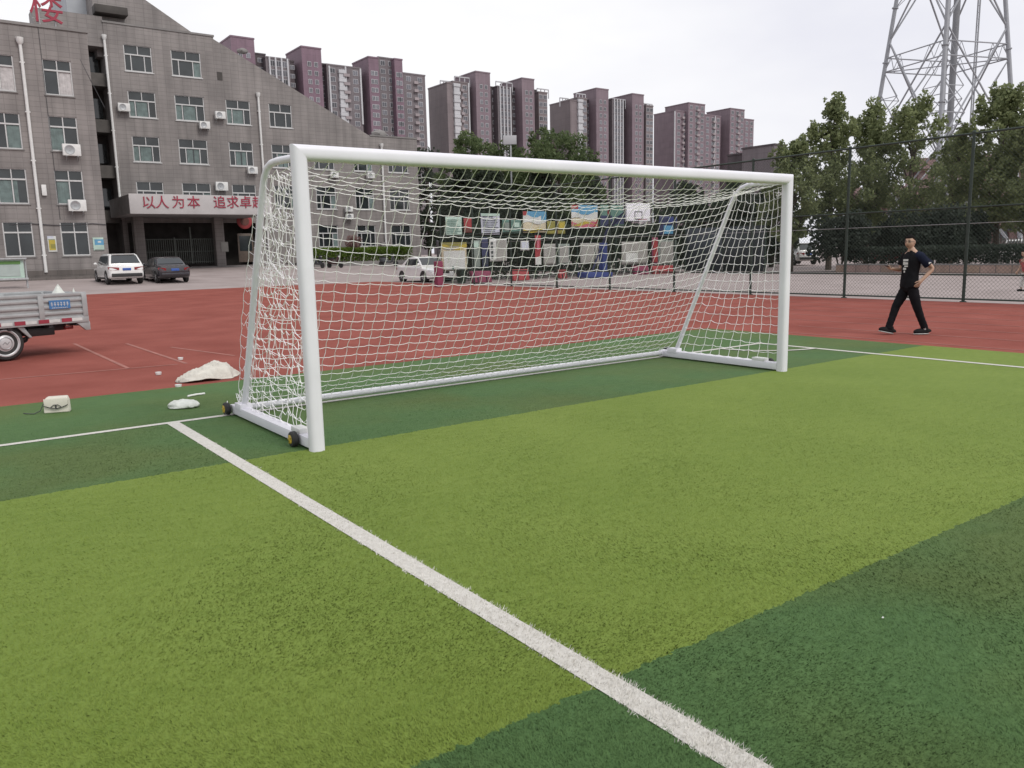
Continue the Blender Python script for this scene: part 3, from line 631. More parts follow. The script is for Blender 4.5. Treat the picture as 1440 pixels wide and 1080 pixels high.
def car(label, loc, rz, paint, Lh=2.3, Wd=.91, suv=False, group=None, plate=True):
    """x forward, origin on the ground at the middle"""
    t = thing('car', label, 'car', loc, group, rz)
    roof = 1.66 if suv else 1.45; belt = 1.02 if suv else .93; gnd = .24 if suv else .19; hood = belt-.03; deck = belt+.02
    def st(x, w, a, b_): return (x, rrect(Wd*w, a, b_, .13))
    b = MB()
    loft(b, [st(-Lh,.82,.42,belt-.22), st(-Lh+.05,.93,.34,belt-.06), st(-Lh+.25,.985,gnd+.03,belt+.01), st(-Lh+.8,1,gnd,belt+.02), st(-.4,1,gnd,belt), st(.7,1,gnd,belt-.01), st(1.0,.995,gnd,hood-.03), st(Lh-.55,.98,gnd,hood-.13), st(Lh-.18,.93,gnd+.05,hood-.22), st(Lh-.03,.82,.36,hood-.32), st(Lh,.7,.42,hood-.42)])
    body = b.build('body', paint, t, ang=50)
    r0 = -Lh+.12 if suv else -Lh+.72     # foot of the rear window
    r1 = -Lh+.62 if suv else -Lh+1.35    # rear edge of roof
    f1, f0 = (.35, 1.05) if not suv else (.45, 1.10)
    wb, wt = Wd*.955, Wd*.76
    def sec(x, z): 
        k = (z-belt)/(roof-belt); hw = wb+(wt-wb)*max(k,.0)
        zz = max(z, belt+.01); n = 5; P = [(wb, belt-.12)]
        rad = .09; P += [(hw+.012, zz-rad*.9),(hw-.01, zz-.03),(hw-.07, zz)]
        P += [(-y, q) for y, q in reversed(P)]; return (x, P)
    b = MB(); loft(b, [sec(r0, belt+.02), sec(r0+(r1-r0)*.5, belt+(roof-belt)*.52), sec(r1, roof-.035), sec((r1+f1)/2, roof), sec(f1, roof-.03), sec((f1+f0)/2+.03, belt+(roof-belt)*.5), sec(f0, belt+.0)])
    b.build('cabin', paint, t, ang=50)
    hwz = lambda z: wb+(wt-wb)*(z-belt)/(roof-belt)+.018
    zt = roof-.12; zb = belt+.045
    fx = lambda z: f0+(f1-f0)*(z-belt)/(roof-belt); rx = lambda z: r0+(r1-r0)*(z-belt)/(roof-belt)
    for s in (1, -1):
        xs = [rx(zb)+.22, -.38, .30, fx(zb)-.16]; xt = [rx(zt)+.24, -.38, .30, fx(zt)-.06]
        if not suv: xs[0] += .18; 
        for i in range(3):
            g = .03; P = [(xs[i]+g,zb),(xs[i+1]-g,zb),(xt[i+1]-g,zt),(xt[i]+g,zt)]
            b = MB(); b.prism([(x, s*hwz(z), z) for x, z in P], (0, -s*.02, 0)); b.build('side_window', M_cglass, t, smooth=False)
        for xh in (-.25, .62):
            b = MB(); b.cbox((xh, s*(Wd+.005), belt-.13), (.17,.03,.035)); b.build('handle', paint, t, bevel=.008)
        b = MB(); b.ball((.92, s*(Wd+.06), belt+.09), (.06,.10,.075), 10, 8); b.tube([(.92,s*(Wd-.08),belt+.05),(.92,s*(Wd+.04),belt+.07)], .02, 6); b.build('mirror', paint, t)
        b = MB(); b.prism([(-Lh-.012+.05,s*Wd*.90,belt-.30),(-Lh+.0,s*Wd*.42 if suv else s*Wd*.56,belt-.27),(-Lh+.0,s*Wd*.42 if suv else s*Wd*.56,belt-.13),(-Lh+.06,s*Wd*.90,belt-.10),(-Lh+.30,s*Wd*.985,belt-.10),(-Lh+.24,s*Wd*.985,belt-.22)], (-.035,s*.012,0)); b.build('tail_light', M_tail, t, bevel=.01)
        b = MB(); b.prism([(Lh-.10,s*Wd*.55,hood-.36),(Lh-.16,s*Wd*.9,hood-.34),(Lh-.42,s*Wd*.975,hood-.22),(Lh-.3,s*Wd*.9,hood-.2),(Lh-.14,s*Wd*.6,hood-.27)], (.07,s*.01,.01)); b.build('headlight', M_lamp, t, bevel=.01)
        b = MB(); b.box((-1.0,s*Wd-.02,gnd-.01),(.98,s*Wd+.012,gnd+.10)); b.build('sill', M_trim if suv else paint, t, bevel=.02)
    def slab(name, xa, za, wa, xb, zb_, wb_, m, off):
        d = Vector((zb_-za, 0, -(xb-xa))).normalized()*off
        b = MB(); b.prism([(xa+d.x,-wa,za+d.z),(xa+d.x,wa,za+d.z),(xb+d.x,wb_,zb_+d.z),(xb+d.x,-wb_,zb_+d.z)], -d*1.6); b.build(name, m, t, smooth=False)
    slab('windscreen', fx(belt+.04), belt+.04, hwz(belt)-.10, fx(zt+.03), zt+.03, hwz(zt)-.09, M_cglass, .03)
    za, zz = belt+.09, zt
    slab('rear_window', rx(za), za, hwz(za)-.13, rx(zz), zz, hwz(zz)-.12, M_cglass, -.035)
    b = MB(); b.box((-Lh-.035,-Wd*.86,.36),(-Lh+.3,Wd*.86,.52 if not suv else .56)); b.build('rear_bumper', M_trim if suv else paint, t, bevel=.05, seg=3)
    b = MB(); b.box((Lh-.3,-Wd*.8,.28),(Lh+.02,Wd*.8,.46)); b.build('front_bumper', M_trim if suv else paint, t, bevel=.05, seg=3)
    b = MB(); b.box((Lh-.12,-.38,.50),(Lh+.012,.38,.62)); b.build('grille', M_trim, t, bevel=.015)
    if plate:
        b = MB(); b.box((-Lh-.03,-.22,belt-.30),(-Lh+.02,.22,belt-.165)); b.build('number_plate', M_plate, t, bevel=.004)
    if suv:
        b = MB(); b.box((r1-.16,-wt*.86,roof-.05),(r1+.1,wt*.86,roof-.012)); b.build('spoiler', paint, t, bevel=.012)
    wr = .345 if suv else .305
    for x in (-Lh*.60, Lh*.60):
        for s in (1, -1):
            b = MB(); b.lathe((x,s*(Wd-.17),wr),(0,s,0),[(0,wr+.055),(.176,wr+.055),(.178,wr+.02)],28); b.build('wheel_arch', M_black, t)
            b = MB(); b.lathe((x,s*(Wd-.20),wr),(0,s,0),[(0,wr*.7),(.0,wr-.02),(.03,wr),(.18,wr),(.21,wr-.025),(.212,wr*.66),(.19,wr*.62)],28); wv_ = b.build('wheel', M_black, t)
            b = MB(); c = Vector((x,s*(Wd+.004),wr)); b.lathe(c-Vector((0,s*.03,0)),(0,s,0),[(0,wr*.60),(.01,wr*.62),(.03,wr*.64),(.032,wr*.57),(.012,wr*.54)],24); b.lathe(c-Vector((0,s*.03,0)),(0,s,0),[(0,.07),(.03,.06),(.035,.03)],12)
            for k in range(5):
                a = k*2*math.pi/5; b.tube([c-Vector((0,s*.012,0)), c+Vector((wr*.58*math.cos(a),-s*.012,wr*.58*math.sin(a)))], .028, 6)
            b.build('rim', M_rim, wv_)
    return t
suv = car('white SUV with black lower trim parked facing the school entrance', (7.25,46.2,gz(46.2)+.0), R(91), M_cwhite, 2.3, .94, True, None)
sed = car('dark saloon car parked beside the white SUV with rear towards us', (9.78,45.9,gz(45.9)), R(91), M_cdark, 2.3, .89, False, None)
ws = car('white saloon car seen from the side beside the fence corner', (21.75,35.4,-.012), R(-91), M_cwhite, 2.15, .86, False, None, plate=False)

# pickup with an aluminium drop-side bed
M_bed = mat('bed_grey_metal', (.36,.37,.375), .42, .12, 6, metal=.25, bump=.1, bscale=12)
M_sticker = mat('sticker_blue', (.05,.16,.36), .5, .1, 9); M_refl = mat('reflector_red', (.28,.03,.05), .35, .15, 12); M_reflw = mat('reflector_white', (.55,.55,.54), .4, .1, 12)
ta = R(90-74)
tr = thing('flatbed_truck', 'small grey flatbed truck cut by the left edge, ribbed drop side and red reflectors', 'truck', (-1.44,9.55,0), rz=ta)
# local: x towards the tail, -y towards the viewer, wheel under origin
TL, TH0, TH1, BW = 1.37, .63, 1.085, 1.62
YS = -.02
b = MB(); b.box((-1.75,YS,TH0-.07),(TL,YS+BW,TH0)); 
b.build('floor', M_bed, tr, bevel=.006)
def dropside(x0, x1, y, s):
    b = MB(); dz = (TH1-TH0-.03)/4
    b.box((x0,y-.018,TH0),(x1,y+.018,TH1))
    for k in range(3):
        z = TH0+.09+k*.11; b.box((x0+.03,y-.045 if s<0 else y,z),(x1-.03,y if s<0 else y+.045,z+.055))
    b.box((x0,y-.04,TH1-.055),(x1,y+.04,TH1+.005)); b.box((x0,y-.05,TH0-.075),(x1,y+.05,TH0+.045))
    xx = [x0+.03, x1-.07]; n = 4
    for k in range(n+1):
        x = x0+(x1-x0)*k/n; x = min(max(x, x0+.04), x1-.05); b.box((x-.045,y-.058,TH0+.03),(x+.045,y+.058,TH1-.02))
    return b.build('drop_side', M_bed, tr, bevel=.012)
ds = dropside(-1.75, TL, YS, -1); dropside(-1.75, TL, YS+BW, 1)
b = MB(); b.box((TL-.03,YS+.06,TH0),(TL+.01,YS+BW-.06,TH1)); b.box((TL-.05,YS+.06,TH1-.05),(TL+.03,YS+BW-.06,TH1)); b.box((TL-.05,YS+.06,TH0+.15),(TL+.03,YS+BW-.06,TH0+.2)); b.build('tailgate', M_bed, tr, bevel=.008)
x = 1.2
for k in range(6):
    b = MB(); b.box((x-.30,YS-.056,TH0-.045),(x-.13,YS-.048,TH0+.02)); b.build('reflector', M_refl, tr)
    b = MB(); b.box((x-.128,YS-.055,TH0-.04),(x+.05,YS-.048,TH0+.012)); b.build('reflector', M_reflw, tr)
    x -= .38
b = MB(); b.box((.72,YS-.053,TH0+.19),(1.07,YS-.047,TH0+.34)); stk = b.build('sticker', M_sticker, tr)
b = MB(); random.seed(3)
for k in range(6):
    x0 = .745+k*.052
    b.box((x0,YS-.056,TH0+.26),(x0+.036,YS-.0535,TH0+.27)); b.box((x0+.014,YS-.057,TH0+.235),(x0+.022,YS-.0545,TH0+.31)); b.box((x0+.002,YS-.056,TH0+.29),(x0+.034,YS-.0535,TH0+.298))
for k in range(9): b.box((.76+k*.03,YS-.056,TH0+.205),(.782+k*.03,YS-.0535,TH0+.215))
b.build('lettering', M_reflw, stk, smooth=False)
b = MB(); b.prism([(TL-.22,YS-.03,TH0-.07),(TL+.02,YS-.03,TH0-.07),(TL+.02,YS-.03,TH0-.22),(TL-.06,YS-.03,TH0-.22)], (0,.06,0)); b.build('corner_bracket', M_bed, tr, bevel=.008)
b = MB(); b.box((-1.75,.30,.42),(TL-.25,.40,.545)); b.box((-1.75,1.2,.42),(TL-.25,1.30,.545))
for xx in (-1.2,-.3,.5,1.0): b.box((xx,.35,.46),(xx+.08,1.25,.55))
for xx in (-1.4,-.7,.05,.7,1.15): b.box((xx,YS,TH0-.13),(xx+.07,BW,TH0-.072))
b.tube([(-.55,.36,.36),(-.3,.36,.27),(0,.36,.25),(.3,.36,.27),(.55,.36,.36)], .03, 6); b.tube([(.55,.36,.36),(.62,.36,.44)], .03, 6)
b.build('chassis', M_dark, tr, bevel=.006)
b = MB(); b.box((.42,.15,.36),(.86,.55,.50)); b.build('tool_box', M_trim, tr, bevel=.02)
b = MB(); b.prism([(.20,YS+.01,TH0-.08),(.30,YS+.01,TH0-.08),(.42,YS+.01,.36),(.37,YS+.01,.36)], (0,.05,0)); b.build('bracket', M_bed, tr, bevel=.006); b = MB(); b.tube([(.40,.1,.38),(.38,.15,.30),(.2,.2,.2)], .02, 6); b.build('brake_hose', M_dark, tr)
b = MB(); b.box((1.02,.10,.44),(1.16,.2,.50)); b.build('marker_light', M_tail, tr, bevel=.012)
b = MB(); b.tube([(0,.1,.30),(0,BW-.1,.30)], .05, 10); b.ball((0,BW/2,.30),(.16,.16,.15),12,8); b.build('axle', M_dark, tr)
def truck_wheel(x, y, s):
    r = .30; b = MB(); b.lathe((x,y,r),(0,s,0),[(-.16,r*.6),(-.16,r-.03),(-.13,r-.004),(-.10,r),(-.03,r),(.0,r-.004),(.03,r-.03),(.035,r*.78),(.02,r*.70)],40); wh = b.build('wheel', M_black, tr)
    b = MB(); b.lathe((x,y,r),(0,s,0),[(-.02,r*.74),(.036,r*.76),(.04,r*.71),(.022,r*.66),(.012,r*.56),(.024,r*.40),(.034,r*.35),(.042,r*.20),(.040,.01)],36)
    rim = b.build('rim', M_rim, wh)
    b = MB()
    for k in range(10):
        a = k*math.pi/5; b.lathe((x+.60*r*math.cos(a),y+s*.015,r+.60*r*math.sin(a)),(0,s,0),[(-.01,.017),(.004,.017)],8)
    b.build('rim_slot', M_black, rim)
    b = MB(); b.tube([(x+.10*math.cos(k*.42),y+s*.038,r+.10*math.sin(k*.42)) for k in range(16)], .007, 5); b.tube([(x-.05,y+s*.043,r-.02),(x-.01,y+s*.044,r+.02),(x+.02,y+s*.044,r-.02),(x+.055,y+s*.043,r+.02)], .007, 5)
    b.build('hub_cap', M_steel, rim)
truck_wheel(0, .04, -1); truck_wheel(0, BW-.06, 1); 
# front axle and cab, outside the frame
truck_wheel(-2.6, .04, -1); truck_wheel(-2.6, BW-.06, 1)
b = MB(); b.prism([(-1.82,YS+.02,.35),(-3.35,YS+.02,.35),(-3.38,YS+.02,1.0),(-3.0,YS+.02,1.85),(-1.82,YS+.02,1.85)], (0,BW-.04,0)); b.build('cab', M_cwhite, tr, bevel=.06, seg=3)
b = MB(); b.prism([(-1.98,YS+.012,1.1),(-3.15,YS+.012,1.1),(-2.9,YS+.012,1.7),(-1.98,YS+.012,1.7)], (0,BW-.02,0)); b.build('side_window', M_cglass, tr)
# white bags standing on the load
def onbed(px, py):
    d = ray(px, py); n = Vector((math.sin(ta), -math.cos(ta), 0)); o = tr.location; t = (Vector((o.x,o.y,0))-n*.25-CAM).dot(n)/d.dot(n); return CAM+t*d
for (px, py, sc, lb, sd_) in ((81,404,1.0,'peaked white sack standing in the truck bed',1), (103,404,.45,'small white bag in the truck bed near the tailgate',5)):
    p = onbed(px, py); b = MB()
    def f(v, k=sd_): return 1+.18*pnoise(v*2+Vector((k*3,0,0)))
    b.ball((0,0,0),(.19*sc,.16*sc,.30*sc),18,14,f=f); xf(b, lambda v: Vector((v.x*(1-.75*max(0,v.z)/(.3*sc)), v.y*(1-.75*max(0,v.z)/(.3*sc)), v.z)))
    zmin = min(v[2] for v in b.v); o = b.build('white_sack', M_bag, None, ang=60); zt_ = p.z-.02
    hgt = max(v[2] for v in b.v)-zmin; k = (1.245-TH0) if sc == 1.0 else 1.165-TH0
    xf(b, lambda v: v); o.scale = (1,1,k/hgt); o.location = (p.x,p.y,TH0-zmin*k/hgt); tag(o, lb, 'sack')

# scooters by the planter
def scooter(label, loc, rz, c):
    t = thing('scooter', label, 'scooter', loc, 'parked scooters', rz); P = mat('scooter_paint', c, .3, .1, 5, coat=.4)
    for x in (-.62,.62):
        b = MB(); b.lathe((x,-.05,.22),(0,1,0),[(0,.16),(.0,.20),(.02,.22),(.08,.22),(.10,.20),(.10,.16)],18); b.lathe((x,-.03,.22),(0,1,0),[(0,.12),(.06,.12)],12); b.build('wheel', M_black, t)
    b = MB(); b.prism([(-.75,-.14,.42),(-.3,-.14,.30),(.25,-.14,.26),(.38,-.14,.34),(.45,-.14,.85),(.36,-.14,.9),(.25,-.14,.40),(-.1,-.14,.42),(-.2,-.14,.68),(-.75,-.14,.66)], (0,.28,0)); b.build('body', P, t, bevel=.03)
    b = MB(); b.box((-.78,-.13,.68),(-.14,.13,.78)); b.build('seat', M_trim, t, bevel=.035)
    b = MB(); b.tube([(.62,0,.22),(.40,0,.95)], .03, 8); b.tube([(.36,-.33,1.0),(.40,0,.97),(.36,.33,1.0)], .018, 6); b.build('handlebar', M_dark, t)
    b = MB(); b.ball((.47,0,.86),(.06,.09,.08),10,8); b.build('headlight', M_lamp, t)
    return t
def at_ramp(px, py):
    p = gp(px, py, 0)
    for _ in range(12): p = gp(px, py, gz(p.y))
    return p
for (px, py, rz, c, lb) in ((447,385,.5,(.03,.03,.035),'dark scooter half hidden by the near goal post'), (472,384,-1.2,(.06,.03,.03),'small dark scooter left of centre below the hedge'), (547,381,-.9,(.05,.055,.06),'dark scooter beside the rear of the white saloon')):
    p = on(px, py, 1, 53.0); scooter(lb, (p.x,53.0,gz(53.0)), rz, c)

# ------------------------------------------------------------------ people
M_skin = mat('skin', (.44,.285,.205), .55, .06, 14); M_hair = mat('black_hair', (.009,.008,.008), .9, .3, 60, spec=.08); M_shirt = mat('black_cotton', (.012,.012,.014), .95, .25, 14, .3, 30, spec=.1)
M_trou = mat('black_trouser', (.011,.011,.013), .95, .25, 12, .35, 22, spec=.1); M_shoe = mat('black_shoe', (.012,.012,.013), .8, .2, 20, spec=.15); M_sole = mat('pale_sole', (.42,.42,.41), .6, .1, 20)
M_sleeve = mat('navy_sleeve', (.012,.015,.030), .9, .2, 14, spec=.1)
def skin(name, verts, edges, rad, m, parent, sub=2, root=0, sharp=False):
    me = bpy.data.meshes.new('t'); me.from_pydata(verts, edges, []); me.update()
    o = bpy.data.objects.new('t', me); COL.objects.link(o); sk = o.modifiers.new('skin','SKIN'); sk.use_smooth_shade = True
    if not me.skin_vertices: 
        bpy.context.view_layer.objects.active = o; o.select_set(True); bpy.ops.mesh.customdata_skin_add()
    for i, r in enumerate(rad): me.skin_vertices[0].data[i].radius = r if isinstance(r, tuple) else (r, r); me.skin_vertices[0].data[i].use_root = (i == root)
    sb = o.modifiers.new('sub','SUBSURF'); sb.levels = sub; sb.render_levels = sub
    bpy.context.view_layer.update(); nm = bpy.data.meshes.new_from_object(o.evaluated_get(bpy.context.evaluated_depsgraph_get()))
    bpy.data.objects.remove(o); bpy.data.meshes.remove(me)
    nm.name = name; nm.materials.clear(); 
    for q in (m if isinstance(m, (list,tuple)) else [m]): nm.materials.append(q)
    nm.shade_smooth(); r_o = bpy.data.objects.new(name, nm); COL.objects.link(r_o); r_o.parent = parent; return r_o
def hand(V, E, RD, wrist, palm_dir, finger_dir, side, curl):
    pd, fd = Vector(palm_dir).normalized(), Vector(finger_dir).normalized(); sd = fd.cross(pd).normalized()*side
    wi = wrist; w0 = Vector(V[wi])
    k = len(V); V.append(tuple(w0+fd*.045)); E.append((wi,k)); RD.append((.034,.018)); pi_ = k
    for j, (o, l) in enumerate(((-.028,.062),(-.010,.074),(.010,.070),(.028,.055))):
        a = w0+fd*.085+sd*o; k = len(V); V.append(tuple(a)); E.append((pi_,k)); RD.append(.0105)
        d1 = (fd*math.cos(curl)+pd*math.sin(curl)); d2 = (fd*math.cos(curl*2.1)+pd*math.sin(curl*2.1))
        V.append(tuple(a+d1*l*.55)); E.append((k,k+1)); RD.append(.0092); V.append(tuple(a+d1*l*.55+d2*l*.5)); E.append((k+1,k+2)); RD.append(.0078)
    a = w0+fd*.04-sd*.036; k = len(V); V.append(tuple(a)); E.append((pi_,k)); RD.append(.012)
    V.append(tuple(a+fd*.03-sd*.018+pd*.014)); E.append((k,k+1)); RD.append(.0105); V.append(tuple(a+fd*.058-sd*.018+pd*.026)); E.append((k+1,k+2)); RD.append(.009)
def man():
    p = gp(1275,470); t = thing('person', 'man in black T-shirt and trousers walking on the track holding a phone', 'person', (p.x,p.y,0), rz=math.atan2(.592,-.805)+R(6))
    # x forward, y left, z up
    J = dict(pel=(0,0,.90), sp=(.0,0,1.08), ch=(-.01,0,1.26), nb=(-.03,0,1.43), nk=(-.01,0,1.50), hd=(.02,0,1.56),
             lh=(.0,.095,.88), lk=(-.10,.10,.50), la=(-.27,.095,.115), rh=(.0,-.095,.88), rk=(.17,-.10,.50), ra=(.29,-.095,.10),
             ls=(-.05,.185,1.40), le=(-.27,.245,1.165), lw=(-.075,.235,.965), rs=(-.01,-.185,1.40), re=(.03,-.25,1.14), rw=(.225,-.16,1.165))
    names = list(J); V = [J[n] for n in names]; I = {n:i for i,n in enumerate(names)}
    E = [(I[a],I[b]) for a,b in (('pel','sp'),('sp','ch'),('ch','nb'),('nb','nk'),('nk','hd'),('pel','lh'),('lh','lk'),('lk','la'),('pel','rh'),('rh','rk'),('rk','ra'),('nb','ls'),('ls','le'),('le','lw'),('nb','rs'),('rs','re'),('re','rw'))]
    rd = dict(pel=(.085,.07), sp=(.08,.065), ch=(.09,.07), nb=(.07,.06), nk=.056, hd=.055, lh=.06, lk=.045, la=.036, rh=.06, rk=.045, ra=.036, ls=.045, le=.042, lw=.028, rs=.055, re=.042, rw=.028)
    RD = [rd[n] for n in names]
    hand(V, E, RD, I['lw'], (.1,-1,0), (.55,-.1,-.75), 1, .45)
    hand(V, E, RD, I['rw'], (-.1,.35,.9), (.9,.25,.05), -1, .75)
    body = skin('body', V, E, RD, [M_skin, M_hair], t, 2, 0)
    # head joined into the same mesh
    hy = R(30); hc = Vector((.03,0,1.625))
    hb_ = MB()
    def hf(q):
        k = 1.0
        if q.z < -.2: k *= 1-.16*(-.2-q.z)
        return k
    hb_.ball((0,0,0), (.098,.077,.125), 28, 22, f=hf)
    def face(v):
        v = Vector(v)
        if v.x > 0:
            nz_ = math.exp(-((v.y/.014)**2) - ((v.z+.008)/.026)**2); v.x += .024*nz_
            ey = math.exp(-(((abs(v.y)-.031)/.016)**2) - ((v.z-.016)/.014)**2); v.x -= .012*ey
            v.x += .008*math.exp(-((v.z-.040)/.012)**2)*math.exp(-(v.y/.05)**2)
            v.x += .008*math.exp(-((v.z+.056)/.008)**2-(v.y/.024)**2); v.x += .010*math.exp(-((v.z+.095)/.02)**2-(v.y/.03)**2)
        return v
    xf(hb_, face)
    for s in (1,-1): hb_.ball((-.008, s*.077, .0), (.022,.010,.034), 10, 8)
    rot = Matrix.Rotation(hy, 3, 'Z') @ Matrix.Rotation(R(4), 3, 'Y')
    xf(hb_, lambda v: rot @ v + hc)
    tmp = hb_.build('head_tmp', [M_skin], None, ang=80)
    bm = bmesh.new(); bm.from_mesh(body.data); bm.from_mesh(tmp.data); bm.to_mesh(body.data); bm.free(); bpy.data.objects.remove(tmp); body.data.shade_smooth()
    HX = lambda v: rot @ Vector(v) + hc
    b = MB(); b.ball((0,0,0), (.110,.088,.138), 24, 20, f=lambda q: 1+.04*pnoise(q*9)); 
    keep = [i for i,f in enumerate(b.f) if all(b.v[j][2] > .066 - 1.25*max(0,.035-b.v[j][0]) and b.v[j][2] > -.06 for j in f)]
    b.f = [b.f[i] for i in keep]; b.m = [0]*len(b.f); xf(b, HX); h = b.build('hair', M_hair, t, ang=80); h.modifiers.new('s','SOLIDIFY').thickness = .008
    b = MB()
    for s in (1,-1):
        b.tube([HX((.094, s*.032+.022*math.cos(k*math.pi/8), .016+.015*math.sin(k*math.pi/8))) for k in range(17)], .0032, 5, cap=False); b.tube([HX((.09,s*.053,.02)),HX((.05,s*.078,.018)),HX((-.01,s*.084,.012))], .0026, 5)
    b.tube([HX((.094,-.011,.02)),HX((.094,.011,.02))], .0026, 5); b.build('glasses', M_dark, t)
    b = MB()
    for s in (1,-1): b.ball(HX((.083,s*.031,.017)), (.008,.009,.006), 8, 6); b.tube([HX((.096,s*.016,.044)),HX((.092,s*.034,.048)),HX((.08,s*.048,.044))], .004, 5)
    b.tube([HX((.091,-.022,-.058)),HX((.098,0,-.056)),HX((.091,.022,-.058))], .0035, 5); b.build('facial_features', M_hair, t)
    def rings(mb, R_, n=22):
        vs = []; fs = []
        for (cx, cy, cz, ax, ay, fold) in R_:
            for k in range(n):
                a = 2*math.pi*k/n; e = 1+fold*math.sin(3*a+cz*31)+fold*.7*math.sin(5*a-cz*47); sx = math.copysign(abs(math.cos(a))**.85, math.cos(a)); sy = math.copysign(abs(math.sin(a))**.85, math.sin(a)); vs.append((cx+ax*sx*e, cy+ay*sy*e, cz))
        for i in range(len(R_)-1):
            for k in range(n): fs.append((i*n+k, i*n+(k+1)%n, (i+1)*n+(k+1)%n, (i+1)*n+k))
        fs.append(tuple(range(n-1,-1,-1))); fs.append(tuple(range((len(R_)-1)*n, len(R_)*n))); mb.add(vs, fs)
    b = MB()
    rings(b, [(0,0,.83,.132,.178,.035),(0,0,.86,.136,.182,.03),(0,0,.96,.128,.172,.03),(-.002,0,1.08,.120,.165,.025),(-.008,0,1.20,.128,.178,.015),(-.015,0,1.30,.132,.190,.008),(-.025,0,1.385,.118,.190,0),(-.03,0,1.43,.095,.150,0),(-.028,0,1.465,.072,.095,0),(-.02,0,1.485,.064,.068,0)])
    o = b.build('t_shirt', M_shirt, t, ang=80)
    for pts, nm in (([(-.035,.13,1.405),(-.06,.185,1.385),(-.125,.218,1.30),(-.19,.236,1.235)],1), ([(-.02,-.13,1.405),(-.02,-.185,1.385),(.0,-.222,1.30),(.018,-.243,1.225)],2)):
        b = MB(); b.tube(pts, [.075,.076,.074,.082], 16); b.build('sleeve', M_sleeve if nm == 1 else M_shirt, o, ang=80)
    b = MB()
    rings(b, [(0,0,.96,.112,.155,0),(0,0,.88,.122,.166,.01),(-.002,0,.80,.118,.168,.012),(0,0,.755,.085,.150,.01)])
    for pts in ([(-.005,.085,.82),(-.05,.095,.66),(-.10,.10,.50),(-.185,.098,.30),(-.25,.096,.165),(-.268,.095,.125)], [(.005,-.085,.82),(.085,-.095,.66),(.17,-.10,.50),(.232,-.098,.30),(.282,-.096,.155),(.292,-.095,.105)]):
        fine = []; rr = []
        R0 = [.098,.088,.073,.062,.060,.062]
        for i in range(len(pts)-1):
            for q in range(4):
                u = q/4; fine.append(tuple(pts[i][c]+(pts[i+1][c]-pts[i][c])*u for c in range(3))); rr.append((R0[i]+(R0[i+1]-R0[i])*u)*(1+.035*math.sin(7*len(fine)*1.3)))
        fine.append(pts[-1]); rr.append(R0[-1]); b.tube(fine, rr, 16)
    b.build('trousers', M_trou, t, ang=80)
    for (ax, ay, pitch) in ((-.27,.095,R(0)),(.29,-.095,R(-12))):
        A = Vector((ax,ay,0)); rm = Matrix.Rotation(pitch, 3, 'Y')
        def S(v, A=A, rm=rm, pitch=pitch): q = rm @ (Vector(v)-Vector((-.07,0,0))) + Vector((-.07,0,0)); return A+q
        b = MB(); b.ball((.055,0,.048), (.152,.048,.062), 18, 12, f=lambda q: 1+(.28 if q.x < -.3 and q.z > 0 else 0)*min(1,(-q.x-.3)*2)); xf(b, lambda v: Vector((v.x, v.y, max(v.z,.018)))); b.tube([(-.03,0,.07),(-.015,0,.13)], [.05,.045], 12); xf(b, S)
        sh = b.build('shoe', M_shoe, t, ang=70)
        b = MB(); b.ball((.055,0,.012), (.157,.052,.017), 18, 6); xf(b, lambda v: Vector((v.x,v.y,max(v.z,.001)))); xf(b, S); b.build('sole', M_sole, sh)
    b = MB(); b.tube([(-.268,.095,.085),(-.262,.095,.155)], [.043,.044], 12); b.build('sock', M_sole, t)
    # chest print and sleeve mark sit just off the cloth
    b = MB(); n = 6
    for (y0,y1,z0,z1) in ((-.01,.10,1.30,1.335),(-.005,.05,1.235,1.29),(.03,.10,1.20,1.225),(.0,.07,1.15,1.185),(.055,.10,1.24,1.28),(.02,.05,1.10,1.135)):
        fx_ = lambda y, z: -.008+.137*math.sqrt(max(0,1-(y/.185)**2))+.004-.12*max(0, z-1.31)
        b.prism([(fx_(y0,z0),y0,z0),(fx_(y1,z0),y1,z0),(fx_(y1,z1),y1,z1),(fx_(y0,z1),y0,z1)], (.004,0,0))
    b.build('print', C['white'], t)
    b = MB(); b.cbox((-.165,.300,1.262),(.045,.02,.035)); b.build('sleeve_mark', C['white'], t, bevel=.003)
    # phone in the right hand: its own thing
    ph = thing('phone', 'dark phone held in the walking man\'s right hand', 'phone'); b = MB(); b.cbox((0,0,0),(.145,.072,.009)); b.build('case', M_dark, ph, bevel=.003)
    b = MB(); b.cbox((0,0,.0052),(.132,.064,.001)); b.build('screen', M_glass, ph)
    Mt = Matrix.Translation(t.location) @ Matrix.Rotation(t.rotation_euler.z, 4, 'Z') @ Matrix.Translation(Vector((.335,-.135,1.205))) @ Matrix.Rotation(R(-22), 4, 'Y') @ Matrix.Rotation(R(20), 4, 'Z'); ph.matrix_world = Mt
man()
